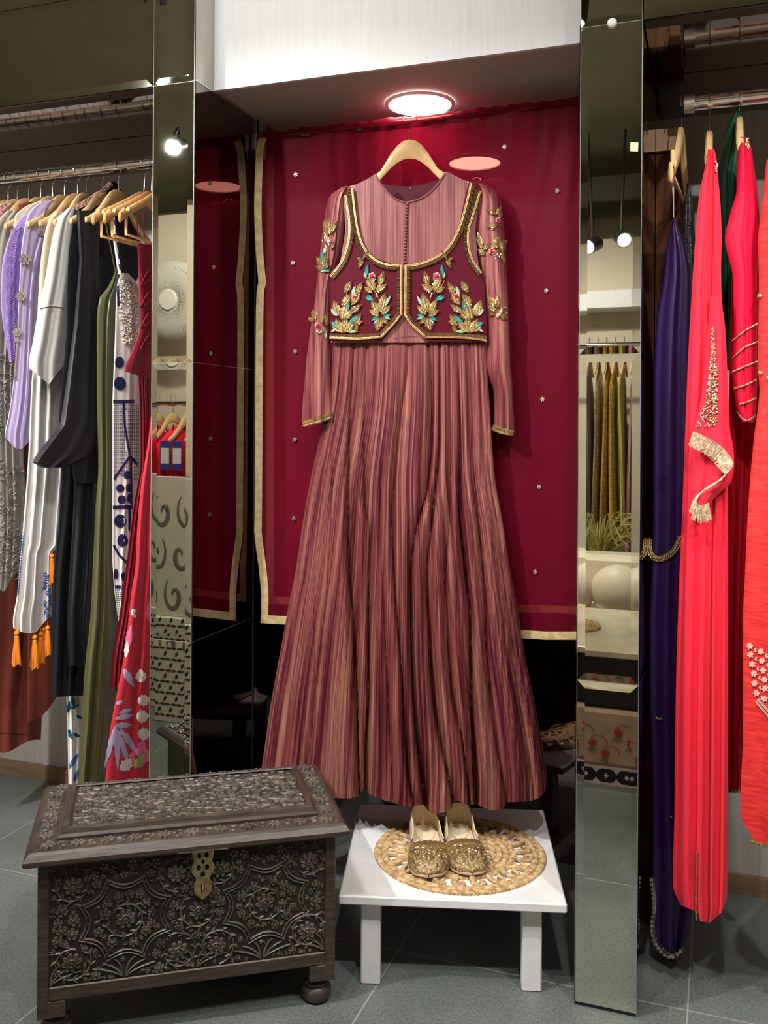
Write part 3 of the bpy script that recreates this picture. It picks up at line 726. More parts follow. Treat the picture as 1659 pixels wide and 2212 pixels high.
b = MB(); embroider(b, sr, SR); b.build('sleeve_embroidery', GMATS, sv_r)
# skirt with deep soft pleats
VAL = [[(735, 738), (800, 735), (1000, 722), (1200, 712), (1369, 699), (1580, 674), (1720, 655)],
 [(735, 766), (911, 756), (1031, 753), (1152, 751), (1250, 757), (1453, 771), (1664, 777), (1720, 779)],
 [(735, 793), (911, 786), (1077, 788), (1152, 800), (1250, 796), (1495, 795), (1622, 787), (1720, 786)],
 [(735, 830), (900, 828), (1100, 822), (1242, 826), (1453, 836), (1650, 846), (1740, 850)],
 [(735, 884), (790, 881), (911, 863), (1001, 853), (1122, 845), (1242, 850), (1453, 868), (1650, 880), (1740, 893)],
 [(735, 925), (790, 932), (941, 935), (1062, 924), (1152, 898), (1242, 887), (1453, 889), (1580, 897), (1727, 916)],
 [(735, 950), (941, 948), (1122, 932), (1242, 921), (1369, 927), (1537, 940), (1643, 961), (1727, 979)],
 [(735, 972), (971, 975), (1122, 971), (1242, 960), (1326, 963), (1495, 975), (1600, 1000), (1740, 1017)],
 [(735, 988), (941, 993), (1092, 990), (1242, 1006), (1326, 1016), (1537, 1018), (1706, 1022), (1740, 1023)],
 [(735, 1012), (971, 1018), (1122, 1032), (1242, 1043), (1453, 1053), (1580, 1068), (1727, 1092)],
 [(735, 1034), (900, 1042), (1100, 1068), (1300, 1095), (1537, 1125), (1706, 1152)]]
VAL = [interp([(a, c) for a, c in v], 1) for v in VAL]
VD = [.35, 1, .8, .45, .8, 1, .9, .7, 1, .6, .35]
srow = [(725, 718, 1050), (790, 714, 1053), (851, 708, 1056), (900, 700, 1059), (950, 689, 1062), (1031, 671, 1069), (1122, 655, 1086), (1242, 637, 1105), (1305, 624, 1117), (1411, 605, 1133), (1516, 586, 1154), (1626, 570, 1174), (1700, 560, 1183), (1765, 552, 1184)]
sxl = interp(srow, 1); sxr = interp(srow, 2)
def srel(x, y, s):
    t = min(1, max(0, (y-735)/1000)); A = .012+.080*t**.8
    xs = [sxl(y)-6]+[v(y) for v in VAL]+[sxr(y)+6]; dv = [.25]+VD+[.25]
    for i in range(len(xs)-1):
        if x <= xs[i+1]: break
    w = max(1, xs[i+1]-xs[i]); f = min(1, max(0, (x-xs[i])/w)); d = dv[i]*(1-f)+dv[i+1]*f
    h = math.sin(math.pi*f)**.6; amp = min(1, w/45)
    depth = A*(1-(1-h)*d*(.45+.55*amp)) - A
    bul = (.034+.085*t)*math.sqrt(max(0, 1-(2*s-1)**2))*(.55+.45*min(1, s/.4))
    crk = .0012*math.sin(x*.9+2*math.sin(y*.006))+.0016*math.sin(x*.43+3*math.sin(y*.004+1))+.003*math.sin(x*.16+2*math.sin(y*.005+2))
    return .012+depth+bul+crk*(.3+t)
hemp = interp([(a, c) for a, c in [(552, 1690), (640, 1712), (700, 1722), (748, 1725), (772, 1718), (781, 1702), (795, 1716), (840, 1732), (885, 1742), (912, 1738), (925, 1752), (940, 1757), (972, 1750), (982, 1730), (1000, 1734), (1018, 1738), (1026, 1738), (1060, 1750), (1084, 1747), (1098, 1733), (1140, 1731), (1170, 1720), (1184, 1692)]], 1)
b = MB()
ss = drape(b, srow, GP, 260, 90, srel, back=lambda y: .025+.02*(y-725)/1000, uvs=(1, 1), yb=lambda s: hemp(552+632*s), yt=lambda s: 725)
b.build('skirt', CR, gown)
b = MB(); ribbon(b, gs, [(852, 731), (872, 727), (902, 727)], -.5, .5, .0005, 0, 3, .0005); b.build('waist_seam', CRB, gown)

# ------------------------------------------------------------------ stool
STW = mat('white_stool_paint', (.78, .78, .79), .38, 0, .5)
noisy(STW, (.74, .74, .76), (.82, .82, .82), (1, 1, 1), 14, 5, 'Object', .05, .002)
sa = R(16.0); sM = Matrix.Translation((-.792, 1.922, 0)) @ Matrix.Rotation(sa, 4, 'Z'); SH = .212; SW, SD = .500, .505
st = thing('white_stool', 'low white painted wooden stool carrying the jute mat and gold shoes', 'stool', sM @ Vector((SW/2, SD/2, 0)), sa)
b = MB(); b.box((0, 0, SH-.021), (SW, SD, SH), M=sM, bev=.003); b.build('tabletop', STW, st, smooth=False)
for (x, y) in ((.047, .03), (SW-.095, .03), (.047, SD-.08), (SW-.095, SD-.08)):
    b = MB(); b.box((x, y, 0), (x+.044, y+.044, SH-.0215), M=sM, bev=.003); b.build('leg', STW, st, smooth=False)

# jute mat: braided rings with an openwork ring
JUTE = noisy(mat('jute_braid', (.5, .33, .15), .8), (.33, .19, .075), (.66, .47, .25), (1, 1, 1), 90, 4, 'Object', .5, .003)
mc = atZ(993, 1840, SH+.004); mc = Vector((mc.x, mc.y, SH)); MR = .208
mt = thing('jute_placemat', 'round braided jute placemat with openwork ring on the white stool', 'placemat', mc)
b = MB()
def braid(rad, wid, ht, z, n, amp=.0):
    for ph in (0, 2.09, 4.19):
        pts = []
        m_ = int(2*math.pi*rad/.004)
        k = max(6, round(2*math.pi*rad/.022))
        for i in range(m_+1):
            a = 2*math.pi*i/m_; w_ = k*a+ph
            pts.append(mc+Vector(((rad+wid*.30*math.sin(w_))*math.cos(a), (rad+wid*.30*math.sin(w_))*math.sin(a), z+ht*.4*math.cos(2*w_)+ht*.8)))
        b.tube(pts, wid*.26, 6, 0, False)
for rr_ in (MR-.009, MR-.026): braid(rr_, .0175, .0025, .001, 0)
for rr_ in (.128, .112, .096): braid(rr_, .016, .0025, .001, 0)
for rr_ in (.036, .020, .007): braid(rr_, .015, .0025, .001, 0)
rnd = random.Random(4)
for k in range(22):                # looped openwork between the solid rings
    a0 = 2*math.pi*k/22
    pts = [mc+Vector(((.154+.021*math.sin(t_))*math.cos(a0+.15*math.sin(t_*.5+.4)+.10*math.cos(t_)), (.154+.021*math.sin(t_))*math.sin(a0+.15*math.sin(t_*.5+.4)+.10*math.cos(t_)), .005+.002*math.sin(2*t_+k))) for t_ in [j*6.283/14 for j in range(15)]]
    b.tube(pts, .0055+.001*rnd.random(), 6, 0, False)
for k in range(14):
    a0 = 2*math.pi*k/14
    pts = [mc+Vector(((.066+.019*math.sin(t_))*math.cos(a0+.2*math.cos(t_)), (.066+.019*math.sin(t_))*math.sin(a0+.2*math.cos(t_)), .005+.002*math.sin(2*t_+k))) for t_ in [j*6.283/12 for j in range(13)]]
    b.tube(pts, .0055, 6, 0, False)
b.build('woven_braid', JUTE, mt)

# ------------------------------------------------------------------ juttis (embroidered slippers)
CREAM = mat('cream_leather', (.80, .66, .46), .5); SOLE = mat('tan_sole_edge', (.62, .42, .26), .55)
GEMB = mat('gold_brocade', (.42, .29, .12), .5, .35)
bb = GEMB.node_tree.nodes['Principled BSDF']; tcg = N(GEMB, 'ShaderNodeTexCoord'); vo = N(GEMB, 'ShaderNodeTexVoronoi'); vo.inputs['Scale'].default_value = 170; vo.feature = 'F1'
crg = N(GEMB, 'ShaderNodeValToRGB'); crg.color_ramp.elements[0].color = (.58, .43, .20, 1); crg.color_ramp.elements[1].color = (.14, .085, .03, 1); crg.color_ramp.elements[1].position = .8
bpg = N(GEMB, 'ShaderNodeBump'); bpg.inputs['Distance'].default_value = .0018; bpg.inputs['Strength'].default_value = .8; bpg.invert = True
L(GEMB, tcg, 'Object', vo, 'Vector'); L(GEMB, vo, 0, crg, 0); L(GEMB, crg, 0, bb, 'Base Color'); L(GEMB, vo, 0, bpg, 'Height'); L(GEMB, bpg, 0, bb, 'Normal')
def shoe(toe, heel, label, mir, gem):
    toe = Vector(toe); heel = Vector(heel); ax = (toe-heel); Ls = ax.length; ax.normalize(); sd = Vector((-ax.y, ax.x, 0))
    z0 = SH+.0135
    o = thing('embroidered_slipper', label, 'shoe', (heel+toe)/2*1.0+Vector((0, 0, z0)), math.atan2(ax.y, ax.x), group=None)
    wt = interp([(0, .001), (.015, .018), (.06, .030), (.2, .036), (.4, .037), (.6, .043), (.75, .0475), (.88, .043), (.95, .033), (.985, .019), (1, .001)], 1)
    ht = interp([(0, .058), (.1, .057), (.3, .048), (.5, .038), (.6, .038), (.75, .038), (.9, .028), (.97, .017), (1, .010)], 1)
    cx = lambda f: mir*.006*math.sin(math.pi*f)
    def P(f, s, h): return heel+ax*(Ls*f)+sd*(cx(f)+s*wt(f))+Vector((0, 0, z0+h))
    b = MB()
    def sole(s, t):
        f = t; q = [(-1, 0), (-1.03, .003), (-1, .0065), (0, .0065), (1, .0065), (1.03, .003), (1, 0), (0, 0)][round(s*8) % 8]; return P(f, q[0], q[1])
    b.grid(sole, 8, 40, 0, closeu=True); b.build('sole', SOLE, o)
    # outer wall with open mouth
    F0 = .56
    b = MB()
    def outer(s, t):   # around from toe-side left edge round the heel to right
        # s: 0..1 goes around heel between f=F0 left -> heel -> f=F0 right
        a = abs(2*s-1); f = F0*(a**1.6)*1.0; sg = -1 if s < .5 else 1
        if s == .5: f = 0
        h = .006+(ht(f)-.006)*t; q = 1+.06*math.sin(math.pi*t)-.10*t*(f < 2); return P(f+.004*0, sg*q, h)
    b.grid(outer, 60, 6, 0)
    b.build('quarter', CREAM, o)
    b = MB()
    def inner(s, t):
        a = abs(2*s-1); f = F0*(a**1.6); sg = -1 if s < .5 else 1
        if s == .5: f = 0
        h = .009+(ht(f)-.009)*t; q = (1+.06*math.sin(math.pi*t)-.10*t)-.0022/max(.004, wt(f)); q = max(q, 0)
        p = P(f, sg*q, h)+ax*(.0022*(1-min(1, f/.1))); return p
    b.grid(inner, 60, 6, 0, flip=True); b.build('lining', CREAM, o)
    b = MB()
    top = []
    for i in range(61):
        s = i/60; a = abs(2*s-1); f = F0*(a**1.6); sg = -1 if s < .5 else 1
        if i == 30: f = 0
        p = P(f, sg*(.9), ht(f)); top.append(p)
    b.tube(top, .0017, 6); b.build('mouth_binding', CREAM, o)
    b = MB()
    def insole(s, t): f = .02+.74*t; return P(f, (2*s-1)*.9, .0085+.003*(2*s-1)**2)
    b.grid(insole, 8, 24)
    b.build('insole', CREAM, o)
    b = MB()
    pad = [P(.08+.30*(.5-.5*math.cos(k/24*6.283)), .60*math.sin(k/24*6.283), .0125) for k in range(25)]; b.tube(pad, .0012, 5); b.build('heel_pad', CREAM, o)
    # toe cap
    def cap(s, t, e=0):
        # front mouth is a curve: centre further forward
        fs = F0+.07*(1-(2*s-1)**2) ; f = fs+(1-fs)*t; a = math.pi*s; r_ = 1+.04
        q = -math.cos(a); hh = math.sin(a)**.62
        return P(f, q*1.02, .005+(ht(f)*1.02-.004)*hh+e)
    b = MB(); b.grid(lambda s, t: cap(s, t), 30, 26, 0); 
    b.grid(lambda s, t: cap(s, t, -.0016) , 30, 26, 1, flip=True)
    b.build('toe_cap', [GEMB, CREAM], o)
    b = MB(); b.tube([cap(k/30, 0, .0005) for k in range(31)], .0022, 8); b.build('cream_piping', CREAM, o)
    b = MB(); rr = random.Random(5)
    for row in range(5):
        for k in range(34):
            s = .04+.92*(k+rr.random()*.7)/34; t_ = .035+.045*row+.015*rr.random()
            p = cap(s, t_, .0); b.ball(p+Vector((0, 0, .0012+.001*rr.random())), .0024, 0, 6, 4)
    b.build('bead_band', GOLDB, o)
    b = MB(); rr = random.Random(6)
    for k in range(9):       # raised cord scrolls
        s0 = .1+.8*(k+.5)/9; pts = []
        for j in range(26):
            a = j*.42; q = .075*(1-j/34); pts.append(cap(min(.97, max(.03, s0+q*math.cos(a+k)*.9)), min(.93, max(.28, .52+.16*math.sin(k*2.1)+q*2.6*math.sin(a+k))), .0008))
        b.tube(pts, .0009, 5)
    for q in (.30, .40): b.tube([cap(.04+.92*k/40, q+.05*math.sin(math.pi*k/40), .0008) for k in range(41)], .001, 5)
    b.build('cord_scrolls', GOLDB, o)
    b = MB(); p = cap(gem[0], gem[1], .0018); 
    u_ = (cap(gem[0]+.03, gem[1], .0018)-p).normalized(); v_ = (cap(gem[0], gem[1]+.03, .0018)-p).normalized(); nn = u_.cross(v_); nn = nn if nn.z > 0 else -nn
    ring = [p+u_*(.0062*math.cos(a))+v_*(.0062*math.sin(a)) for a in [k*6.2832/20 for k in range(21)]]
    b.tube(ring, .0013, 6, 0); b.poly([q+nn*.0004 for q in ring[:-1]], 1); b.build('mirror_gem', [SILVER, MIR], o, smooth=False)
    return o
lt = atZ(926, 1895, SH+.015); rt = atZ(1020, 1890, SH+.015)
lh = atZ(909, 1772, SH+.014); rh = atZ(985, 1772, SH+.014)
def ext(t_, h_, ln): d = (h_-t_).normalized(); return t_+d*ln
shoe((lt.x, lt.y, 0), ext(Vector((lt.x, lt.y, 0)), Vector((lh.x, lh.y, 0)), .272), 'left gold embroidered slipper, toe towards the chest side, with cream lining', 1, (.25, .42))
shoe((rt.x, rt.y, 0), ext(Vector((rt.x, rt.y, 0)), Vector((rh.x, rh.y, 0)), .272), 'right gold embroidered slipper with round mirror gem, nearer the right pillar', -1, (.60, .60))

# ------------------------------------------------------------------ carved chest
DW = noisy(mat('dark_carved_wood', (.05, .04, .035), .42), (.030, .022, .019), (.085, .062, .050), (3, 3, 30), 6, 5, 'Object', .25, .002, .3, .75)
CW = noisy(mat('worn_carving_wood', (.1, .08, .07), .36), (.055, .044, .038), (.165, .138, .116), (1, 1, 1), 22, 5, 'Object', .25, .002, .3, .75)
GW = mat('carving_ground', (.022, .016, .014), .7)
BRASS = noisy(mat('aged_brass', (.45, .34, .16), .35, .8), (.30, .22, .10), (.62, .50, .28), (1, 1, 1), 60, 4, 'Object', .2, .001)
e1 = Vector((.831, .557, 0)).normalized(); ca = math.atan2(e1.y, e1.x)
cM = Matrix.Translation((-1.283, 1.535, 0)) @ Matrix.Rotation(ca, 4, 'Z')
CL, CD_, CZ0, CZ1 = .607, .335, .09, .372
ch = thing('carved_wooden_chest', 'dark carved wooden chest with flower relief and brass hasp on the floor', 'chest', cM @ Vector((CL/2, CD_/2, 0)), ca)
b = MB(); b.box((.004, .006, CZ0), (CL-.004, CD_, CZ1), 0, cM)
fr = .022
for (x0, x1, z0, z1) in ((0, fr, CZ0-.035, CZ1), (CL-fr, CL, CZ0-.035, CZ1), (fr, CL-fr, CZ0, CZ0+.028), (fr, CL-fr, CZ1-.012, CZ1)): b.box((x0, 0, z0), (x1, .02, z1), 0, cM, bev=.002)
b.box((-.0, .001, CZ0-.035), (.055, .03, CZ0), 0, cM, bev=.002); b.box((CL-.055, .001, CZ0-.035), (CL, .03, CZ0), 0, cM, bev=.002)
for x0 in (0, CL-.01): b.box((x0, .02, CZ0), (x0+.01, CD_, CZ1), 0, cM)
b.build('body', DW, ch, smooth=False)
PW, PH = CL-2*fr, CZ1-CZ0-.040
b = MB(); b.box((fr, .0045, CZ0+.028), (CL-fr, .0062, CZ1-.012), 0, cM)
pts_used = []
def cpt(x, y, h=0): return cM @ Vector((fr+x, .0045-h, CZ0+.028+y))
def relief(mb, fn, pts, w, h, mat_=0, taper=None):
    """low half-round moulding along pts given in panel coordinates"""
    n = len(pts); i0 = len(mb.v); P = [Vector(p) for p in pts]
    for k in range(n):
        t = (P[min(k+1, n-1)]-P[max(k-1, 0)]); 
        if t.length < 1e-9: t = Vector((1, 0))
        t.normalize(); nn = Vector((-t.y, t.x)); ww = w*(taper(k/(n-1)) if taper else 1)
        for q, hh in ((-.5, 0), (-.3, .75), (0, 1), (.3, .75), (.5, 0)):
            p = P[k]+nn*ww*q; mb.v.append(tuple(fn(p.x, p.y, hh*h)))
    for k in range(n-1):
        for q in range(4): a = i0+k*5+q; mb.face((a, a+1, a+6, a+5), mat_)
def petal_flower(mb, fn, x, y, r, n, h, rot=0, mat_=0, centre=True):
    for k in range(n):
        a = rot+2*math.pi*k/n; i0 = len(mb.v); dx, dy = math.cos(a), math.sin(a)
        ring = 8
        cx_, cy_ = x+dx*r*.58, y+dy*r*.58
        mb.v.append(tuple(fn(x+dx*r*.50, y+dy*r*.50, h*.45)))
        for q in range(ring):
            b_ = 2*math.pi*q/ring; u_ = math.cos(b_)*r*.42; v_ = math.sin(b_)*r*math.pi/n*.80*(.75+.35*math.cos(b_))
            mb.v.append(tuple(fn(cx_+dx*u_*.75-dy*v_*.75, cy_+dy*u_*.75+dx*v_*.75, h)))
        for q in range(ring):
            b_ = 2*math.pi*q/ring; u_ = math.cos(b_)*r*.42; v_ = math.sin(b_)*r*math.pi/n*.80*(.75+.35*math.cos(b_))
            mb.v.append(tuple(fn(cx_+dx*u_-dy*v_, cy_+dy*u_+dx*v_, 0)))
        for q in range(ring):
            q2 = (q+1) % ring
            mb.face((i0, i0+1+q, i0+1+q2), mat_); mb.face((i0+1+q, i0+1+ring+q, i0+1+ring+q2, i0+1+q2), mat_)
    if centre:
        i0 = len(mb.v); mb.v.append(tuple(fn(x, y, h*1.5)))
        for q in range(8): a = 2*math.pi*q/8; mb.v.append(tuple(fn(x+math.cos(a)*r*.2, y+math.sin(a)*r*.2, h*1.2)))
        for q in range(8): a = 2*math.pi*q/8; mb.v.append(tuple(fn(x+math.cos(a)*r*.28, y+math.sin(a)*r*.28, 0)))
        for q in range(8): q2 = (q+1) % 8; mb.face((i0, i0+1+q, i0+1+q2), mat_); mb.face((i0+1+q, i0+9+q, i0+9+q2, i0+1+q2), mat_)
def carve_leaf(mb, fn, x, y, a, l, w, h, mat_=0):
    pts = [(x+math.cos(a)*l*t, y+math.sin(a)*l*t) for t in (0, .25, .5, .75, 1)]; relief(mb, fn, pts, w, h, mat_, lambda t: .15+math.sin(math.pi*min(1, t*.95+.05)))
# big flowers at their places on the front (fractions of the panel)
BIG = [(.082, .82), (.078, .18), (.264, .50), (.935, .82), (.931, .20), (.77, .50), (.525, .50), (.452, .17), (.590, .17), (.445, .84), (.602, .84)]
hm = .0052
occ = []
for i, (fx_, fy_) in enumerate(BIG):
    x, y = fx_*PW, fy_*PH; petal_flower(b, cpt, x, y, .021, 8, hm, .2*i, 1); relief(b, cpt, [(x+.0075*math.cos(a), y+.0075*math.sin(a)) for a in [k*.5236 for k in range(13)]], .004, hm*1.25, 1)
    occ.append((x, y, .023))
    # scroll around each
    sg = 1 if i % 2 else -1
    sp = [(x+(.027+.012*k/46)*math.cos(sg*(k*.125)+i*1.3), y+(.027+.012*k/46)*math.sin(sg*(k*.125)+i*1.3)) for k in range(46)]
    sp = [p for p in sp if 0.003 < p[0] < PW-.003 and .003 < p[1] < PH-.003]
    if len(sp) > 5:
        relief(b, cpt, sp, .0042, hm*.8, 1)
        for k in range(3, len(sp)-2, 5):
            a = math.atan2(sp[k+1][1]-sp[k][1], sp[k+1][0]-sp[k][0])
            for s_ in (1, -1): carve_leaf(b, cpt, sp[k][0], sp[k][1], a+s_*.75, .013, .0055, hm*.75, 1)
        occ += [(p[0], p[1], .005) for p in sp[::2]]
# scalloped cartouches
for (cx_, cy_) in ((.264, .50), (.775, .50)):
    n = 8; rx, ry = .098, .090
    for dlt in (0, .0095):
        pts = []
        for k in range(n):
            a0 = 2*math.pi*(k+.5)/n; a1 = 2*math.pi*(k+1.5)/n
            p0 = Vector((math.cos(a0)*rx, math.sin(a0)*ry)); p1 = Vector((math.cos(a1)*rx, math.sin(a1)*ry)); md = (p0+p1)/2; nn = md.normalized()
            for q in range(9):
                t = q/9; p = p0+(p1-p0)*t+nn*-1*(.0135*math.sin(math.pi*t)); p = p*(1-dlt/rx); pts.append((cx_*PW+p.x, cy_*PH+p.y))
        pts.append(pts[0]); pts = [p for p in pts]
        relief(b, cpt, pts, .0036, hm*.85, 1)
        occ += [(p[0], p[1], .0065) for p in pts[::2]]
        mid_ = [((p[0]-cx_*PW)*(1-.0048/rx)+cx_*PW, (p[1]-cy_*PH)*(1-.0048/rx)+cy_*PH) for p in pts] if dlt == 0 else []
        for p in mid_[::2]: petal_flower(b, cpt, p[0], p[1], .0026, 3, hm*.6, 0, 1, False)
# fan stems rising from the foot of the panel
for cx_ in (.26, .515, .76, .0, 1.0):
    for s_ in (-1, 1):
        for q in range(3):
            pts = [(cx_*PW+s_*(.004+.020*q*t+.018*t*t), .004+(.055-.012*q)*t*(1-.3*t)) for t in [k/8 for k in range(9)]]
            if all(.002 < p[0] < PW-.002 for p in pts): relief(b, cpt, pts, .005, hm*.8, 1, lambda t: 1-.6*t); occ += [(p[0], p[1], .005) for p in pts[::2]]
rnd = random.Random(11)
def fill(mb, fn, W_, H_, occ, r0, tries, h, m_, leafy=.35):
    placed = 0
    for _ in range(tries):
        r = r0*(.75+.4*rnd.random()); x = rnd.uniform(r*.9, W_-r*.9); y = rnd.uniform(r*.9, H_-r*.9)
        if all((x-a)**2+(y-c)**2 > (r*.82+d)**2 for a, c, d in occ):
            if rnd.random() > leafy: petal_flower(mb, fn, x, y, r, 5, h*.8, rnd.random(), m_)
            else:
                a = rnd.random()*6.28
                for q in range(4): carve_leaf(mb, fn, x-math.cos(a)*r*.6, y-math.sin(a)*r*.6, a+(q-1.5)*.6, r*1.5, r*.45, h*.75, m_)
            occ.append((x, y, r*.85)); placed += 1
    return placed
fill(b, cpt, PW, PH, occ, .0122, 3500, hm, 1, .0)
fill(b, cpt, PW, PH, occ, .0070, 3000, hm*.8, 1, .55)
fill(b, cpt, PW, PH, occ, .0040, 900, hm*.7, 1, .5)
b.build('carved_front_panel', [GW, CW], ch)
# lid
lM = cM; ov = .022; LZ0, LZ1 = CZ1, CZ1+.048
lid = MB(); x0, x1, y0, y1 = -ov, CL+ov, -ov, CD_+.02
prof = [(0, LZ0), (-.004, LZ0+.004), (-.004, LZ0+.012), (.004, LZ0+.022), (.010, LZ0+.026)]
def rim(u, v):
    k = round(v*(len(prof)-1)); i_, z = prof[k]; c = [(x0+i_, y0+i_), (x1-i_, y0+i_), (x1-i_, y1-i_), (x0+i_, y1-i_)][round(u*4) % 4]; return lM @ Vector((c[0], c[1], z))
lid.grid(rim, 4, len(prof)-1, closeu=True)
lid.box((x0+.01, y0+.01, LZ0), (x1-.01, y1-.01, LZ0+.026), 0, lM)
bx0, bx1, by0, by1 = x0+.055, x1-.055, y0+.055, y1-.052
prof2 = [(0, LZ0+.026), (0, LZ0+.032), (.007, LZ0+.036), (.010, LZ0+.044), (.020, LZ0+.046), (.022, LZ0+.043)]
def rim2(u, v):
    k = round(v*(len(prof2)-1)); i_, z = prof2[k]; c = [(bx0+i_, by0+i_), (bx1-i_, by0+i_), (bx1-i_, by1-i_), (bx0+i_, by1-i_)][round(u*4) % 4]; return lM @ Vector((c[0], c[1], z))
lid.grid(rim2, 4, len(prof2)-1, closeu=True)
lid.box((bx0+.02, by0+.02, LZ0+.03), (bx1-.02, by1-.02, LZ0+.040), 1, lM)
ld = lid.build('lid', [DW, mat('dark_lid_ground', (.035, .028, .025), .5)], ch, smooth=False); ld['label'] = 'carved lid with raised panel and flower border'
b = MB(); b2w, b2h = bx1-bx0-.046, by1-by0-.046
lf = lambda x, y, h=0: lM @ Vector((bx0+.023+x, by0+.023+y, LZ0+.0400+h))
occ = []
for k in range(7):
    for s_ in (-1, 1):
        cx_ = b2w*(k+.5)/7; cy_ = b2h*(.5+s_*.24); sg = 1 if (k+(s_ > 0)) % 2 else -1
        sp = [(cx_+(.010+.026*q/36)*math.cos(sg*q*.20+k), cy_+(.010+.026*q/36)*math.sin(sg*q*.20+k)) for q in range(37)]
        relief(b, lf, sp, .0034, .0035, 0)
        for q in range(4, 36, 4):
            a = math.atan2(sp[q+1][1]-sp[q][1], sp[q+1][0]-sp[q][0])
            for s2 in (1, -1): carve_leaf(b, lf, sp[q][0], sp[q][1], a+s2*.7, .017, .0072, .004)
        occ += [(p[0], p[1], .004) for p in sp[::2]]
for q in range(3): petal_flower(b, lf, b2w*(.25+.25*q), b2h*.5, .014, 7, .004); occ.append((b2w*(.25+.25*q), b2h*.5, .015))
fill(b, lf, b2w, b2h, occ, .0095, 2500, .0038, 0, .6); fill(b, lf, b2w, b2h, occ, .0060, 2500, .0032, 0, .8)
b.build('lid_carving', CW, ch)
b = MB()
bw = .038
def band(x0_, y0_, W_, H_, along):
    fn = lambda x, y, h=0: lM @ Vector((x0_+x, y0_+y, LZ0+.0262+h)); occ = []
    n = round((W_ if along else H_)/.055)
    for k in range(n):
        c = ((k+.5)/n*W_, H_/2) if along else (W_/2, (k+.5)/n*H_)
        petal_flower(b, fn, c[0], c[1], .0175, 7, .0045, k); relief(b, fn, [(c[0]+.005*math.cos(a), c[1]+.005*math.sin(a)) for a in [q*.7854 for q in range(9)]], .003, .005); occ.append((c[0], c[1], .018))
    fill(b, fn, W_, H_, occ, .008, 900, .0035, 0, .7); fill(b, fn, W_, H_, occ, .005, 500, .003, 0, .9)
band(x0+.013, y0+.013, x1-x0-.026, bw, True); band(x0+.013, y1-.050, x1-x0-.026, bw-.001, True)
band(x0+.013, y0+.013+bw, bw, y1-y0-.10, False); band(x1-.013-bw, y0+.013+bw, bw, y1-y0-.10, False)
b.build('lid_border_carving', CW, ch)
def foot_prof(): return [(.022, 0), (.030, .006), (.033, .018), (.031, .028), (.024, .034), (.027, .038), (.027, .043), (.020, .047), (.020, .056)]
for (x, y) in ((.034, .036), (CL-.034, .036), (.034, CD_-.036), (CL-.034, CD_-.036)):
    b = MB(); b.lathe([(.0005, 0)]+foot_prof(), cM @ Vector((x, y, 0)), 24); b.build('foot', DW, ch)
# hasp
b = MB(); hx = CL*.535
def hp_(x, z, d=0): return cM @ Vector((hx+x, -.006-d, z))
b.box((-.052+hx, -.0255, CZ1+.000), (.052+hx, -.0235, CZ1+.006), 0, cM, bev=.0005)
zt = CZ1-.001; shape = [(0, .020), (.008, .021), (.018, .020), (.026, .017), (.034, .022), (.044, .022), (.052, .018), (.062, .013), (.070, .016), (.082, .017), (.092, .014), (.098, .007), (.104, .001)]
hol = [(.013, -.0075, .0050), (.013, .0075, .0050), (.026, 0, .0045), (.038, -.0085, .0055), (.038, .0085, .0055), (.052, 0, .0055)]
iw = interp(shape, 1)
def inhole(x, z): return any(((x-c)/r_)**2+((z-a)/(r_*1.25))**2 < 1 for a, c, r_ in hol) or (abs(x) < .0035 and .073 < z < .091)
NZ, NX = 84, 36
for layer in (0, .0018):
    i0 = len(b.v)
    for j in range(NZ+1):
        z = .104*j/NZ
        for i in range(NX+1): x = (-1+2*i/NX)*iw(z); b.v.append(tuple(hp_(x, zt-z, .004+layer+.0)))
    for j in range(NZ):
        for i in range(NX):
            z = .104*(j+.5)/NZ; x = (-1+2*(i+.5)/NX)*iw(z)
            if not inhole(x, z): a = i0+j*(NX+1)+i; b.face((a, a+1, a+NX+2, a+NX+1), 0)
rimp = [hp_(iw(.104*k/40), zt-.104*k/40, .0045) for k in range(41)]+[hp_(-iw(.104*k/40), zt-.104*k/40, .0045) for k in range(40, -1, -1)]
b.tube(rimp, .0012, 6)
for a, c, r_ in hol: b.tube([hp_(c+r_*math.cos(q*.6283), zt-a-r_*1.25*math.sin(q*.6283), .0048) for q in range(11)], .0009, 5)
hs = b.build('brass_hasp', BRASS, ch)
b = MB(); b.tube([hp_(0, zt-.074, .002), hp_(0, zt-.074, .012), hp_(0, zt-.080, .016), hp_(0, zt-.088, .016), hp_(0, zt-.091, .012), hp_(0, zt-.091, .002)], .0024, 8); b.build('staple', mat('bright_brass', (.8, .65, .35), .2, 1), hs)

# ------------------------------------------------------------------ small marks on the right pillar
b = MB(); c0 = [atY(x, y, YF-.0022) for x, y in ((1362, 307), (1379, 308), (1378, 327), (1361, 326))]
c1 = [p+Vector((0, .0006, 0)) for p in c0]; b.poly(c0); b.poly(c1[::-1])
for k in range(4): b.quad(c0[k], c1[k], c1[(k+1) % 4], c0[(k+1) % 4])
tag(b.build('masking_tape', mat('masking_tape', (.72, .56, .30), .6), smooth=False), 'small square of yellowish masking tape stuck on the right pillar mirror', 'tape')
p = atY(1322, 49, YF-.004); b = MB(); b.ball(p, .010, 0, 14, 10, (1, .45, 1)); tag(b.build('suction_cup', mat('clear_plastic', (.8, .8, .75), .08, 0, .8)), 'clear round suction cup near the top of the right pillar', 'cup')

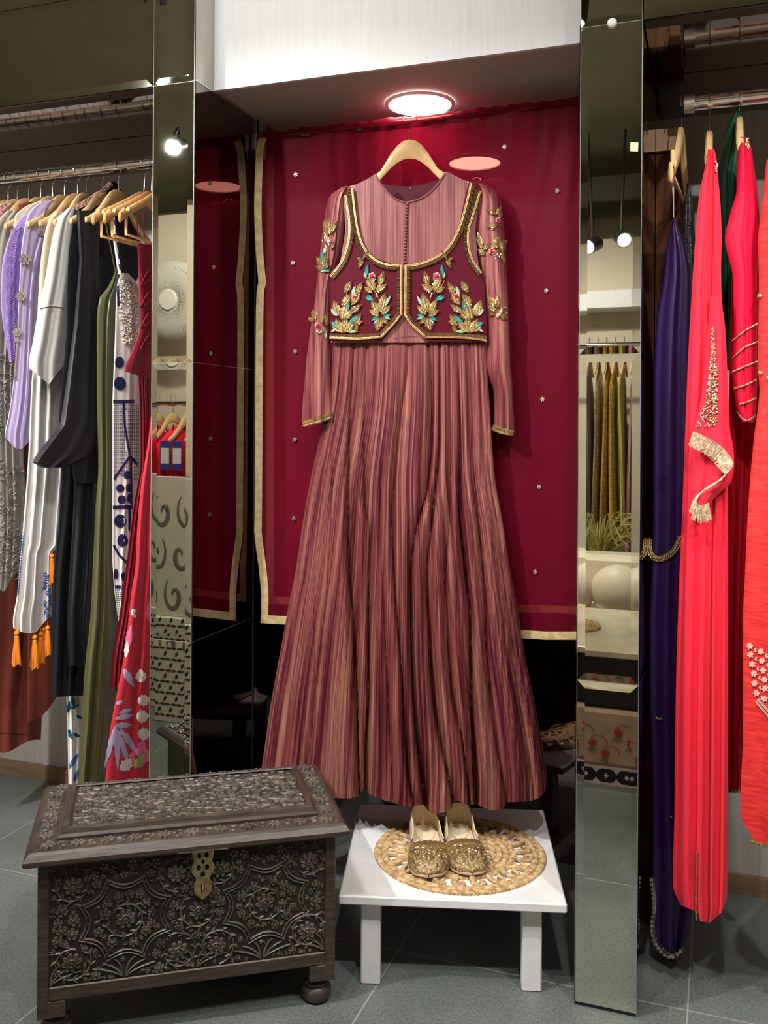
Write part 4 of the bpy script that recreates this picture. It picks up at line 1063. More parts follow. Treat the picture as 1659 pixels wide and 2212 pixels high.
# ------------------------------------------------------------------ garments on the left rod
def hookX(px): return atY(px, 350, YR).x
def garment(name, label, cat, hookpx, mats, rows, fold, thick=.02, nu=30, nv=50, group=None, base=0, part='body', lin=False, yb=None, yt=None, parent=None, uvs=(1, 1)):
    X = hookX(hookpx); pl = PX(X+base)
    if parent is None:
        t = thing(name, label, cat, pl((rows[0][1]+rows[0][2])/2, rows[0][0]), group=group)
    else: t = parent
    b = MB(); s = drape(b, rows, pl, nu, nv, fold, back=thick, yb=yb, yt=yt, lin=lin, uvs=uvs)
    o = b.build(part, mats, t); return t, s, o
def bulge_folds(n, a0, a1, rows, seed, bulge=.012, drift=.12): return folds(n, a0, a1, rows[0][0], rows[-1][0], seed, bulge, drift)
RUST = cloth('rust_brown_cloth', (.20, .045, .030), .7); LACEG = noisy(mat('grey_lace', (.42, .40, .36), .8), (.22, .21, .18), (.55, .52, .47), (1, 1, 1), 45, 5, 'Object', .6, .004)
TULLE = cloth('grey_tulle', (.40, .38, .34), .7, .1); PURP = cloth('purple_cutwork', (.40, .28, .62), .65); LAV = cloth('lavender_crepe', (.52, .43, .72), .6, .05)
CRM = cloth('cream_crepe', (.66, .60, .44), .6, .05); WHT = cloth('white_crepe', (.78, .76, .72), .55, .03); BLKC = cloth('black_crepe', (.012, .013, .016), .6)
BLKS = mat('black_satin', (.012, .013, .017), .5, 0, .35); OLV = mat('olive_satin', (.085, .088, .036), .36); NAVY = mat('navy_print', (.015, .018, .10), .5)
MARN = cloth('maroon_cloth', (.20, .012, .025), .6); REDP = cloth('coral_red_cotton', (.58, .035, .055), .7); LILAC = mat('lilac_print', (.42, .36, .55), .7)
HOTP = mat('hot_pink_print', (.85, .16, .30), .7); WPR = mat('white_print', (.82, .72, .66), .7); GRNP = mat('green_print', (.30, .42, .08), .7)
PNKF = noisy(mat('pink_beaded', (.5, .2, .2), .5), (.30, .06, .08), (.75, .50, .45), (1, 1, 1), 90, 3, 'Object', .6, .003)
ORNG = mat('orange_tassel', (.72, .20, .008), .6); BLUEP = mat('blue_print', (.05, .12, .42), .6); BEADF = noisy(mat('multicolour_beading', (.2, .15, .12), .4), (.02, .12, .12), (.70, .30, .26), (1, 1, 1), 110, 3, 'Object', .6, .003)

rows = [(440, -50, 60), (600, -50, 90), (1000, -55, 110), (1250, -55, 115), (1400, -58, 110), (1520, -60, 92), (1600, -60, 88), (1630, -60, 86)]
t, s, o = garment('long_dress', 'rust brown long dress at the left edge under the grey lace', 'dress', 25, RUST, rows, bulge_folds(3, .004, .014, rows, 1), .03, yb=lambda s: 1598+28*math.sin(math.pi*min(1, s*1.1))**2)
b = MB(); ribbon(b, s, [(-40, 1582), (20, 1582), (60, 1586), (86, 1580)], -1, 1, .001, 0, 6); b.build('hem_seam', RUST, t)
rows = [(1000, 60, 125), (1250, 60, 125), (1430, 60, 130), (1500, 60, 130)]
garment('long_skirt', 'dark rust skirt end hanging behind the white skirt', 'skirt', 40, RUST, rows, bulge_folds(2, .003, .006, rows, 2), .02, yb=lambda s: 1560-70*s**2)
rows = [(438, 5, 50), (450, -20, 44), (480, -40, 20), (600, -50, 10), (900, -50, 10)]
garment('beaded_top', 'pink floral beaded top at the far left end of the rail', 'top', 55, PNKF, rows, bulge_folds(2, .003, .006, rows, 3), .02)
rows = [(455, 15, 66), (480, -8, 62), (560, -30, 60), (700, -35, 55), (820, -35, 45), (950, -35, 50), (1100, -35, 55), (1235, -35, 48), (1256, -35, 44)]
t, s, o = garment('lace_dress', 'grey tulle and lace dress left of the lavender jacket', 'dress', 82, [TULLE], rows, bulge_folds(5, .003, .010, rows, 4), .03, yb=lambda s: 1258-20*math.sin(9*s))
b = MB()
rnd = random.Random(3)
for k in range(230):
    y = rnd.choice([rnd.uniform(760, 960), rnd.uniform(1000, 1245), rnd.uniform(1150, 1240)]); x = rnd.uniform(-20, 44); r = rnd.uniform(4, 11); a0 = rnd.uniform(0, 6.28)
    b.tube([s(x+r*(1-q/12)*math.cos(a0+q*.6), y+r*(1-q/12)*math.sin(a0+q*.6), .003) for q in range(9)], .0011, 4)
b.build('lace_applique', LACEG, t)
rows = [(436, 60, 78), (442, 40, 80), (460, 38, 80), (600, 30, 80)]
garment('plain_top', 'rust red plain top showing behind the lavender jacket', 'top', 96, RUST, rows, bulge_folds(1, .001, .002, rows, 5), .012)
rows = [(432, 90, 108), (446, 55, 108), (470, 32, 105), (600, 30, 100)]
garment('sheer_blouse', 'beige sheer blouse behind the lavender jacket', 'top', 112, CRM, rows, bulge_folds(2, .001, .002, rows, 6), .012)
rows = [(455, 68, 110), (470, 46, 105), (490, 32, 98), (530, 14, 90), (580, 4, 80), (640, 2, 60), (700, 6, 45), (740, 14, 38), (782, 20, 34)]
t, s, o = garment('cutwork_top', 'purple cutwork embroidered sleeve left of the lavender jacket', 'top', 120, PURP, rows, bulge_folds(2, .002, .004, rows, 7), .02)
b = MB()
for k in range(60):
    y = 500+k*4.7; xl_, xr_ = interp(rows, 1)(y), min(interp(rows, 2)(y), 46)
    for sg in (-1, 1):
        xm = (xl_+xr_)/2; leaf(b, s, xm+sg*2, y, 90+sg*(48+8*math.sin(k)), 16, 4.6, 0, .002, .005, 5)
b.build('leaf_applique', PURP, t)
rows = [(432, 100, 141), (445, 75, 141), (460, 62, 140), (490, 53, 128), (550, 45, 100), (650, 40, 82), (750, 35, 78), (850, 26, 74), (900, 18, 70), (943, 10, 64), (970, 12, 62)]
t, s, o = garment('lavender_jacket', 'lavender jacket with a jewelled bead edge', 'jacket', 140, LAV, rows, bulge_folds(3, .002, .008, rows, 8), .025, yb=lambda s: 944+26*math.sin(math.pi*min(1, s*.85))**1.2)
b = MB()
for pts in (smoothpts([(66, 482), (58, 540), (50, 600), (44, 660), (38, 720), (34, 780), (31, 815)], 6), smoothpts([(99, 447), (94, 470), (90, 500)], 5)):
    beads(b, s, pts, 0, 3.0, .0028, .002, 0)
b.build('bead_chain', SILVER, t)
for (x, y, r) in ((54, 560, 8), (45, 640, 7), (37, 718, 6), (36, 735, 4), (89, 502, 5)):
    b = MB()
    for k in range(6): a = k*1.047; b.ball(s(x+r*math.cos(a), y+r*math.sin(a), .005), .0075*r/8, 0, 6, 4)
    b.ball(s(x, y, .008), .007*r/8, 0, 6, 4)
    b.build('jewelled_brooch', SILVER, t)
rows = [(458, 120, 160), (474, 106, 160), (520, 94, 150), (600, 85, 140), (720, 80, 130), (800, 80, 120)]
garment('cream_top', 'cream sleeve between the lavender jacket and the white top', 'top', 172, CRM, rows, bulge_folds(2, .002, .004, rows, 9), .015)
rows = [(770, 74, 150), (830, 68, 146), (989, 61, 140), (1150, 49, 129), (1178, 47, 127), (1195, 45, 112), (1286, 37, 112), (1343, 28, 111), (1368, 29, 111)]
t, s, o = garment('white_kaftan', 'white kaftan with wide sleeve, blue scroll border and orange tassels', 'kaftan', 186, WHT, rows, bulge_folds(3, .004, .018, rows, 10), .03, part='skirt', yb=lambda s: 1357+11*math.sin(math.pi*min(1, s*1.2))-26*max(0, s-.6)/.4)
skirt_s = s
b = MB(); rnd = random.Random(8)
for k in range(26):
    x = rnd.uniform(96, 109); y = 1240+k*3.9; r = rnd.uniform(3, 6); a0 = rnd.uniform(0, 6.28)
    b.tube([s(min(110, x+r*(1-q/11)*math.cos(a0+q*.7)), y+r*(1-q/11)*math.sin(a0+q*.7), .0015) for q in range(9)], lambda q: .0014, 4)
for k in range(22):
    x = 50-(k*5.2)*.105; y = 1150+k*6; b.tube([s(x+2*math.sin(q), y+q*2, .0015) for q in range(5)], .0012, 4)
b.build('blue_scroll_border', BLUEP, t)
rows = [(450, 146, 170), (472, 125, 170), (526, 111, 168), (600, 98, 165), (668, 83, 160), (740, 71, 155), (783, 63, 150), (832, 66, 146)]
b = MB(); sl_s = drape(b, rows, PX(hookX(186)+.022), 26, 40, bulge_folds(2, .002, .005, rows, 11, .02), back=.02, yb=lambda s: 796+(830-796)*min(1, s/.5) if s < .5 else 830-56*(s-.5)/.5)
so = b.build('kimono_sleeve', WHT, t)
b = MB(); ribbon(b, sl_s, [(84, 666), (110, 660), (140, 664)], -.8, .8, .0008, 0, 4); b.build('cuff_seam', WHT, so)
X8 = hookX(186)
def tassel(px, py, ln, dx=0):
    p = PX(X8+.012+dx)(px, py); sc_ = .00135; q = MB()
    q.tube([p+Vector((0, 0, .012)), p], .001, 5)
    q.ball(p+Vector((0, 0, -.006)), .0075, 0, 10, 7); q.lathe([(.004, -.012), (.0068, -.016), (.0068, -.020), (.006, -.022)], p, 10)
    for k in range(26):
        a = 2*math.pi*k/26+.1*math.sin(k*5); r0, r1 = .005, .0105+.002*math.sin(k*3.3); h_ = ln*sc_*(1+.05*math.sin(k*7))
        q.tube([p+Vector((r0*math.cos(a), r0*math.sin(a), -.02)), p+Vector((r1*.8*math.cos(a), r1*.8*math.sin(a), -.02-h_*.5)), p+Vector((r1*math.cos(a), r1*math.sin(a), -.008-h_))], .0017, 4)
    return q.build('tassel', ORNG, t)
for a in ((36, 1363, 62), (75, 1372, 62), (88, 1366, 58, -.01), (103, 1352, 56), (95, 1356, 58, -.015), (112, 1197, 56)): tassel(*a)
rows = [(1100, 130, 185), (1480, 143, 182), (1590, 146, 180), (1700, 148, 174)]
t, s, o = garment('floral_dress', 'white dress end with blue and teal flower print behind the carved chest', 'dress', 205, WHT, rows, bulge_folds(2, .003, .008, rows, 12), .02)
b = MB()
for (x, y, a, l, w_) in ((146, 1540, 80, 26, 9), (152, 1530, 20, 22, 8), (160, 1525, 100, 22, 9), (165, 1545, -30, 16, 8), (148, 1575, -70, 26, 9), (158, 1585, -20, 18, 8), (150, 1660, 60, 40, 10), (160, 1690, 70, 34, 9)): leaf(b, s, x, y, a, l, w_, 0 if y < 1600 else 1, .001, .001, 6)
b.build('flower_print', [mat('teal_print', (.01, .09, .14), .6), BLUEP], t)
# black dress
rows = [(392, 240, 250), (410, 215, 262), (430, 185, 275), (452, 162, 290), (500, 155, 300), (550, 148, 305), (719, 143, 260), (854, 131, 240), (918, 127, 232), (1000, 132, 228), (1100, 128, 215), (1250, 115, 200), (1400, 111, 196), (1450, 110, 192), (1508, 109, 186)]
t, s, o = garment('black_dress', 'black dress with beaded floral shoulder and draped sheer sleeve', 'dress', 222, [BLKC], rows, bulge_folds(3, .004, .014, rows, 13), .035, nu=36, yb=lambda s: 1506-4*s)
b = MB(); bp_ = smoothpts([(164, 449), (180, 440), (200, 428), (222, 414), (240, 397)], 6); ribbon(b, s, bp_, -4, 5, .001, 0, 3); 
for w_ in (-4, 0, 4): beads(b, s, bp_, w_, 3, .003, .002, 0, 5, 4)
b.build('beaded_shoulder', BEADF, t)
rows = [(900, 165, 215), (1100, 158, 208), (1250, 150, 200), (1336, 146, 194), (1443, 148, 196)]
b = MB(); drape(b, rows, PX(hookX(222)+.036), 24, 40, bulge_folds(2, .005, .012, rows, 14, .018), back=.02, yb=lambda s: 1436+8*s); b.build('satin_panel', BLKS, t)
SHB = sheer('sheer_black', (.018, .019, .024), .12, (.3, .3, .3), .15, .45)
rows = [(455, 165, 215), (560, 172, 214), (700, 160, 222), (850, 140, 222), (918, 130, 222), (960, 96, 212), (985, 76, 200), (1003, 68, 160), (1010, 90, 132)]
b = MB(); drape(b, rows, PX(hookX(222)+.055), 26, 50, bulge_folds(3, .003, .010, rows, 15, .02), back=.015, lin=True); b.build('draped_sleeve', BLKS, t)
rows = [(925, 150, 224), (960, 152, 224), (1000, 155, 222), (1030, 158, 221), (1044, 160, 215)]
b = MB(); drape(b, rows, PX(hookX(222)+.045), 16, 12, bulge_folds(2, .002, .006, rows, 16, .02), back=.01); b.build('sleeve_cuff', BLKS, t)
# olive
rows = [(575, 252, 258), (589, 247, 262), (620, 233, 264), (648, 213, 268), (700, 209, 262), (854, 209, 256), (1000, 212, 256), (1100, 206, 258), (1336, 195, 266), (1437, 184, 264), (1572, 176, 256), (1640, 172, 246), (1700, 168, 240)]
t, s, o = garment('olive_satin_dress', 'olive green satin slip dress on thin straps', 'dress', 266, OLV, rows, bulge_folds(2.2, .005, .018, rows, 17, .02), .03, nu=36)
b = MB()
for pts in ([(226, 470), (240, 540), (250, 590)], [(232, 468), (246, 530), (255, 585)]): b.tube([PX(hookX(262)+.01)(x, y) for x, y in pts], .0022, 5)
b.build('shoulder_straps', OLV, t)
# navy print halter dress
rows = [(590, 262, 276), (600, 257, 286), (620, 252, 302), (740, 248, 310), (887, 243, 312), (989, 243, 308), (1090, 243, 296), (1201, 243, 288), (1262, 246, 280), (1345, 256, 268)]
NX_ = hookX(280)
t, s, o = garment('printed_halter_dress', 'white halter dress with navy dots and checks and a pearl bodice', 'dress', 280, WHT, rows, bulge_folds(2, .003, .010, rows, 18, .015), .025, nu=30)
b = MB(); npl = PX(NX_+.012)
b.tube([npl(x, y) for x, y in ((243, 458), (246, 500), (252, 545), (259, 592))], .0055, 6); b.build('neck_strap', WHT, t)
b = MB()
for k in range(5): b.tube([npl(x, y)+Vector((.004, 0, 0)) for x, y in ((244.5+k*2.8, 475+k*24), (246+k*3.0, 487+k*24))], .0048, 6)
def disc(x, y, rx, ry):
    i0 = len(b.v); b.v.append(tuple(s(x, y, .0022)))
    for ring in (.5, 1):
        for q in range(16): a = q*.3927; b.v.append(tuple(s(x+rx*ring*math.cos(a), y+ry*ring*math.sin(a), .0022)))
    for q in range(16): q2 = (q+1) % 16; b.face((i0, i0+1+q, i0+1+q2)); b.face((i0+1+q, i0+17+q, i0+17+q2, i0+1+q2))
def q2(x, y): return (x/2.963, 550+y/2.963)
def q3(x, y): return (x/2.963, 1100+y/2.963)
for (x, y, rx, ry) in ((765, 690, 30, 38), (768, 825, 38, 43), (815, 1410, 25, 27), (770, 1495, 27, 27), (825, 1493, 20, 27), (780, 1568, 28, 28), (832, 1560, 18, 28), (770, 1705, 40, 42)): a = q2(x, y); disc(a[0], a[1], rx/2.963, ry/2.963)
for (x, y, rx, ry) in ((768, 75, 37, 42), (785, 200, 35, 42), (742, 415, 16, 33), (792, 430, 18, 28)): a = q3(x, y); disc(a[0], a[1], rx/2.963, ry/2.963)
for pts, w_ in (([(724, 942), (860, 938)], 3.6), ([(790, 940), (800, 1100), (832, 1290), (728, 1440)], 2.6), ([(832, 1290), (885, 1345)], 3), ([(838, 1300), (842, 1600)], 2.6), ([(722, 1618), (850, 1614)], 3.6), ([(830, 1620), (835, 1778)], 2.4), ([(752, 200), (760, 330)], 3)):
    ribbon(b, s, [q2(*p) for p in pts], -w_, w_, .0018, 0, 4, .0004)
for pts, w_ in (([(828, 0), (828, 130)], 2.4), ([(728, 230), (760, 290), (820, 350)], 2.6), ([(735, 497), (805, 497)], 3.6)):
    ribbon(b, s, [q3(*p) for p in pts], -w_, w_, .0018, 0, 4, .0004)
for j in range(40):
    for i in range(13):
        x = 245+i*4.4; y = 875+j*4.2+(1 if j % 2 else 0)
        if y > 988+abs(x-262)*.0 and (x > 250 and y > 1030-abs(x-262)*1.1 and x < 285): continue
        if abs(x-(266+ (y-870)*.09)) < 4 or x > 300 or y > 1035: continue
        p = [s(x+a, y+c, .0020) for a, c in ((0, 0), (2.6, 0), (2.6, 1.9), (0, 1.9))]; b.poly(p)
for j in range(15):
    for i in range(6):
        x = 249+i*4.0+j*.5; y = 1270+j*4.4
        if x < 268-(j*.3) : b.poly([s(x+a, y+c, .002) for a, c in ((0, 0), (2.4, 0), (2.4, 1.9), (0, 1.9))])
b.build('navy_print', NAVY, t)
b = MB(); rnd = random.Random(9)
for k in range(520):
    y = rnd.uniform(600, 742); x = rnd.uniform(259+max(0, (y-690)*.15), min(299, 272+ (y-596)*1.4))
    if 268 < x < 276+((y-650)*.05) and 640 < y < 668: continue
    b.ball(s(x, y, .004), rnd.uniform(.0018, .0034), 0, 5, 4)
b.build('pearl_beading', mat('pearl', (.72, .68, .60), .25, .2), t)
# maroon laced dress and red floral trousers
rows = [(800, 298, 336), (900, 302, 336), (989, 303, 336), (1100, 287, 330), (1200, 275, 320), (1336, 257, 305), (1420, 242, 292), (1484, 238, 285)]
t, s, o = garment('maroon_dress', 'maroon dress with laced side and flared peplum beside the mirrored pillar', 'dress', 305, MARN, rows, bulge_folds(4, .004, .012, rows, 19, .01), .025, part='skirt')
rows = [(528, 296, 340), (537, 297, 340), (600, 299, 340), (702, 302, 340), (752, 288, 340), (800, 269, 340), (824, 268, 342)]
b = MB(); ms = drape(b, rows, PX(hookX(305)+.03), 20, 30, bulge_folds(2, .002, .006, rows, 20, .012), back=.02, yb=lambda s: 802+22*s); b.build('peplum_bodice', MARN, t)
b = MB()
for k in range(4):
    y = 590+k*46; b.tube([ms(304, y, .004), ms(312, y+22, .007), ms(324, y+12, .005)], .0018, 5); b.tube([ms(322, y-8, .004), ms(312, y+8, .008), ms(303, y+26, .004)], .0018, 5)
for x in (294, 308): b.tube([PX(hookX(305)+.02)(x, 455), PX(hookX(305)+.02)(x+6, 535)], .0016, 5)
b.build('lacing', MARN, t)
rows = [(900, 326, 342), (965, 318, 342), (1056, 304, 342), (1150, 296, 342), (1218, 293, 342), (1286, 283, 342), (1404, 270, 342), (1505, 251, 342), (1590, 236, 342), (1690, 227, 342)]
t, s, o = garment('floral_trousers', 'coral red trousers with lilac leaf and pink flower print', 'trousers', 322, REDP, rows, bulge_folds(2.5, .003, .012, rows, 21, .012), .03)
b = MB()
for (x, y, a, l, w_) in ((742, 1380, -105, 300, 34), (745, 1390, -88, 290, 36), (748, 1400, -72, 280, 36), (760, 1395, -55, 250, 34), (735, 1345, 14, 130, 34), (735, 1385, 2, 120, 36), (760, 1310, 20, 100, 30), (740, 1250, 25, 60, 26), (790, 1020, -60, 140, 46), (770, 1420, -42, 120, 34)):
    p = q3(x, y); leaf(b, s, p[0], p[1], a, l/2.963, w_/2.963, 0, .0015, .0006, 8)
for (x, y, a, l, w_) in ((905, 1110, 95, 90, 70), (880, 1230, 10, 90, 70), (870, 1330, 5, 90, 80), (880, 1440, 0, 90, 80), (770, 1670, 40, 120, 70), (838, 660, 20, 40, 30), (850, 680, 90, 40, 26), (850, 665, -60, 40, 22), (805, 950, 85, 120, 30)):
    p = q3(x, y); leaf(b, s, p[0], p[1], a, l/2.963, w_/2.963, 2, .0018, .0006, 8)
for (x, y, a, l, w_) in ((870, 1660, 75, 190, 120), (815, 890, 80, 160, 46), (950, 720, 85, 160, 40)):
    p = q3(x, y); leaf(b, s, p[0], p[1], a, l/2.963, w_/2.963, 1, .0016, .0006, 8)
for (x, y, a, l, w_) in ((860, 1660, 55, 130, 50), (950, 1560, -60, 110, 44)):
    p = q3(x, y); leaf(b, s, p[0], p[1], a, l/2.963, w_/2.963, 3, .0021, .0006, 8)
b.build('leaf_print', [LILAC, HOTP, WPR, GRNP], t)
# hangers on the left rod
HL = [('pale wooden hanger at the far left end of the crowded rail', 18), ('second pale wooden hanger from the left end of the crowded rail', 38), ('pale wooden hanger above the grey lace dress', 62), ('pale wooden hanger above the rust red top', 88), ('pale wooden hanger above the beige sheer blouse', 114), ('pale wooden hanger of the lavender jacket', 140), ('pale wooden hanger above the cream sleeve', 168), ('pale wooden hanger of the white kaftan', 186), ('pale wooden hanger of the black dress', 222), ('large pale wooden hanger right of the beaded black shoulder', 256)]
proto = None
rnd = random.Random(12)
for i, (lb, px) in enumerate(HL):
    if proto is None: h = proto = hanger('wooden_hanger', lb, .070, 0, HWOOD, group='pale wooden hangers on the left rod', half=.165, thick=.013)
    else: h = copy_tree(proto)
    h['label'] = lb; h.location = (hookX(px), YR, ZRL); h.rotation_euler = (R(-1+2*rnd.random()), 0, R(90+rnd.uniform(-7, 7)))
proto = None
for lb, px, rz in (('warm wooden hanger with trouser bar, lowest front arm beside the pillar', 314, 84), ('warm wooden hanger with trouser bar, middle one beside the pillar', 330, 88), ('warm wooden hanger with trouser bar touching the pillar', 350, 93)):
    if proto is None: h = proto = hanger('bar_hanger', lb, .078, 0, HWOOD2, group='wooden hangers with trouser bars', bar=True, half=.20, thick=.011, prof=[(0, -.004, -.040), (.02, -.008, -.042), (.05, -.026, -.056), (.09, -.050, -.074), (.15, -.082, -.104), (.165, -.090, -.112), (.168, -.100, -.116), (.18, -.104, -.122), (.184, -.096, -.126), (.2, -.110, -.138)])
    else: h = copy_tree(proto)
    h['label'] = lb; h.location = (hookX(px), YR, ZRL); h.rotation_euler = (R(3), 0, R(rz))

# ------------------------------------------------------------------ garments on the right rod, seen edge on
def rg(name, label, cat, mats, rows, Yf, fold, depth=.28, nu=36, nv=60, part='body', lin=False, yb=None, parent=None, uvs=(1, 1), off=0):
    pl = PY(Yf)
    t = parent or thing(name, label, cat, pl((rows[0][1]+rows[0][2])/2, rows[0][0]))
    b = MB(); y0 = rows[0][0]
    s = drape(b, rows, pl, nu, nv, fold, back=lambda y: depth*min(1, .25+(y-y0)/90), yb=yb, lin=lin, uvs=uvs)
    return t, s, b.build(part, mats, t)
PURS = mat('deep_purple_satin', (.026, .008, .085), .40); CORAL = cloth('coral_red_chiffon', (.82, .022, .055), .6, .05, .1); DGRN = cloth('dark_green_silk', (.012, .065, .040), .45); CRIM = cloth('crimson_crepe', (.66, .008, .045), .55, .06)
DCRIM = cloth('dark_crimson_cloth', (.40, .005, .022), .6); LINEN = noisy(mat('red_linen', (.70, .02, .02), .7), (.58, .010, .014), (.80, .035, .030), (1, 1, 6), 30, 4, 'Object', .3, .002); BLKB = noisy(mat('black_beaded', (.01, .01, .012), .4), (.004, .004, .006), (.05, .05, .055), (1, 1, 1), 150, 3, 'Object', .6, .003)
PALEP = mat('pale_pink_thread', (.80, .48, .42), .6)
rows = [(395, 1484, 1490), (440, 1478, 1496), (520, 1473, 1502), (600, 1472, 1506), (900, 1478, 1506), (1250, 1476, 1500), (1600, 1474, 1500)]
rg('black_beaded_dress', 'black beaded dress behind the purple one', 'dress', BLKB, rows, 2.44, bulge_folds(2, .003, .006, rows, 30), .05)
rows = [(470, 1454, 1458), (502, 1447, 1468), (529, 1441, 1480), (600, 1433, 1492), (703, 1417, 1492), (835, 1412, 1492), (1100, 1411, 1490), (1246, 1407, 1486), (1359, 1402, 1486), (1544, 1405, 1484), (1735, 1409, 1484), (1886, 1408, 1500), (1971, 1410, 1492), (2030, 1412, 1484), (2068, 1436, 1468)]
t, s, o = rg('purple_satin_sari', 'long deep purple satin sari with lace hem beside the right pillar', 'sari', PURS, rows, 2.27, bulge_folds(2, .004, .012, rows, 31, .02), .10)
b = MB(); pts = smoothpts([(1408, 1900), (1412, 1960), (1409, 2010), (1418, 2042), (1436, 2062), (1454, 2066), (1472, 2052)], 6)
ribbon(b, s, pts, -3, 3, .002, 0, 4)
for p in resample(pts, 10): rosette(b, s, p.x, p.y, 4.5, 0, 0, .002, .002, 6)
for j in range(3): b.tube([s(p[0], p[1], .004) for p in resample([(q.x+j*2.5, q.y-j*2.5) for q in pts], 6)], .0012, 4)
b.build('lace_hem', SILVER, t)
b = MB(); pts = smoothpts([(1403, 1166), (1404, 1190), (1413, 1204), (1430, 1206), (1448, 1196), (1460, 1182), (1470, 1160)], 6)
ribbon(b, s, pts, -4.5, 4.5, .003, 0, 3); beads(b, s, pts, 5, 4, .0032, .004, 0); beads(b, s, pts, 0, 5, .0034, .005, 0); beads(b, s, pts, -4, 3, .002, .004, 0)
for x, y in ((1419, 1551), (1424, 1553), (1428, 1552), (1450, 1765)): b.ball(s(x, y, .003), .003, 0, 6, 4)
b.build('scalloped_gold_band', GOLD, t)
b = MB(); 
for x in (1451, 1455): b.tube([atY(x, 388, 2.24), atY(1455, 430, 2.25), atY(1455, 474, 2.26)], .0012, 5)
b.build('hanging_loops', mat('clear_ribbon', (.5, .42, .45), .3), t)
rows = [(322, 1529, 1543), (335, 1527, 1547), (361, 1523, 1549), (393, 1516, 1552), (434, 1509, 1556), (516, 1502, 1559), (600, 1496, 1557), (776, 1486, 1570), (953, 1479, 1571), (1100, 1474, 1573), (1253, 1467, 1573), (1544, 1459, 1573), (1750, 1457, 1572), (1870, 1454, 1572), (1915, 1454, 1571), (1954, 1461, 1569), (2000, 1470, 1560)]
hc = interp([(0, 1918), (.08, 1955), (.36, 1968), (.44, 1972), (.47, 1990), (.7, 1993), (.92, 1972), (1, 1940)], 1, True)
t, s, o = rg('coral_gown', 'long coral red gown with gold fringe in the right bay', 'dress', CORAL, rows, 2.15, bulge_folds(4, .005, .018, rows, 32, .015, .05), .13, 60, 80, yb=lambda q: hc(q))
b = MB(); ribbon(b, s, [(1505, 1840), (1505, 1900), (1503, 1960), (1505, 1988)], -2.2, 2.2, .004, 0, 6); b.build('gold_slit_edge', GOLD, t)
SC = lambda x, y, off=0: s(x, y, off+.012)
b = MB(); rows2 = [(640, 1535, 1556), (705, 1530, 1566), (780, 1524, 1570), (860, 1514, 1574), (930, 1500, 1577), (960, 1497, 1583), (1000, 1498, 1586), (1040, 1496, 1580), (1080, 1494, 1540), (1100, 1492, 1530)]
PF = PY(2.115); f2 = bulge_folds(2, .002, .006, rows2, 33, .015); s2 = drape(b, rows2, PF, 24, 40, f2, back=.02); sc_o = b.build('scarf_end', CORAL, t)
b = MB(); rnd = random.Random(2)
xl2 = interp([(705, 1537), (760, 1537), (800, 1532), (850, 1527), (900, 1512), (922, 1503)], 1); xr2 = interp([(705, 1543), (760, 1545), (830, 1552), (900, 1550), (922, 1548)], 1)
for k in range(330):
    y = 705+217*rnd.random()**.7; x = rnd.uniform(xl2(y), xr2(y)); b.ball(s2(x, y, .003), rnd.uniform(.0015, .0028), rnd.choice((0, 1)), 5, 4)
for k in range(22):
    y = 790+k*6; x = rnd.uniform(xl2(y)+2, xr2(y)-4); a0 = rnd.random()*6.28; b.tube([s2(x+4*(1-q/9)*math.cos(a0+q*.8), y+4*(1-q/9)*math.sin(a0+q*.8), .004) for q in range(8)], .0012, 4, 0)
b.build('gold_embroidery', [GOLDB, SILVER], sc_o)
b = MB()
fpath = [(1499, 932), (1530, 946), (1560, 966), (1582, 994), (1580, 1012), (1556, 1036), (1524, 1056), (1506, 1080), (1512, 1092), (1530, 1086)]
fp = smoothpts(fpath, 8); fq = resample(fp, .9); nfq = len(fq)
for k, p in enumerate(fq):
    tt = (fq[min(k+3, nfq-1)]-fq[max(k-3, 0)]); tt.normalize(); nn = Vector((-tt.y, tt.x)); ln = rnd.uniform(25, 33); j1, j2 = rnd.uniform(-3, 3), rnd.uniform(-2, 2)
    if k > nfq*.55: nn = Vector((.5*nn.x, .5*nn.y+.6))
    st_ = [PF(p.x+nn.x*ln*f+j1*f*f, p.y+nn.y*ln*f+3*f*f) for f in (0, .5, 1)]
    b.tube([toward(a, .030+.006*math.sin(k*.05)+.003*rnd.random()) for a in st_], .0013, 4, 0, False)
b.build('gold_fringe', noisy(mat('champagne_fringe', (.62, .47, .33), .45, .4), (.45, .32, .20), (.78, .62, .46), (1, 1, 1), 200, 2, 'Object'), sc_o)
b = MB(); 
for k in range(5): b.ball(s(1547+rnd.uniform(-1, 2), 350+k*5, .004), .003, 0, 6, 4)
b.build('collar_beads', SILVER, t)
rows = [(238, 1590, 1598), (250, 1582, 1602), (263, 1574, 1607), (285, 1568, 1610), (326, 1560, 1608), (393, 1550, 1600), (500, 1556, 1590), (620, 1558, 1584), (800, 1560, 1580)]
t, s, o = rg('dark_green_dress', 'dark green silk dress between the coral gown and crimson kurta', 'dress', DGRN, rows, 2.34, bulge_folds(2, .003, .008, rows, 34, .015), .08)
rows = [(296, 1598, 1611), (310, 1595, 1622), (339, 1592, 1626), (450, 1590, 1640), (600, 1582, 1642), (900, 1574, 1642), (1300, 1570, 1625), (1600, 1572, 1606), (1712, 1573, 1600)]
t, s, o = rg('crimson_kurta', 'crimson kurta with pearl banded sleeve cuff', 'kurta', DCRIM, rows, 2.23, bulge_folds(3, .003, .010, rows, 35, .010), .07)
b = MB(); ribbon(b, s, [(1573, 1706), (1586, 1710), (1599, 1706)], -3, 3, .002, 0, 4); b.build('hem_band', GOLD, t)
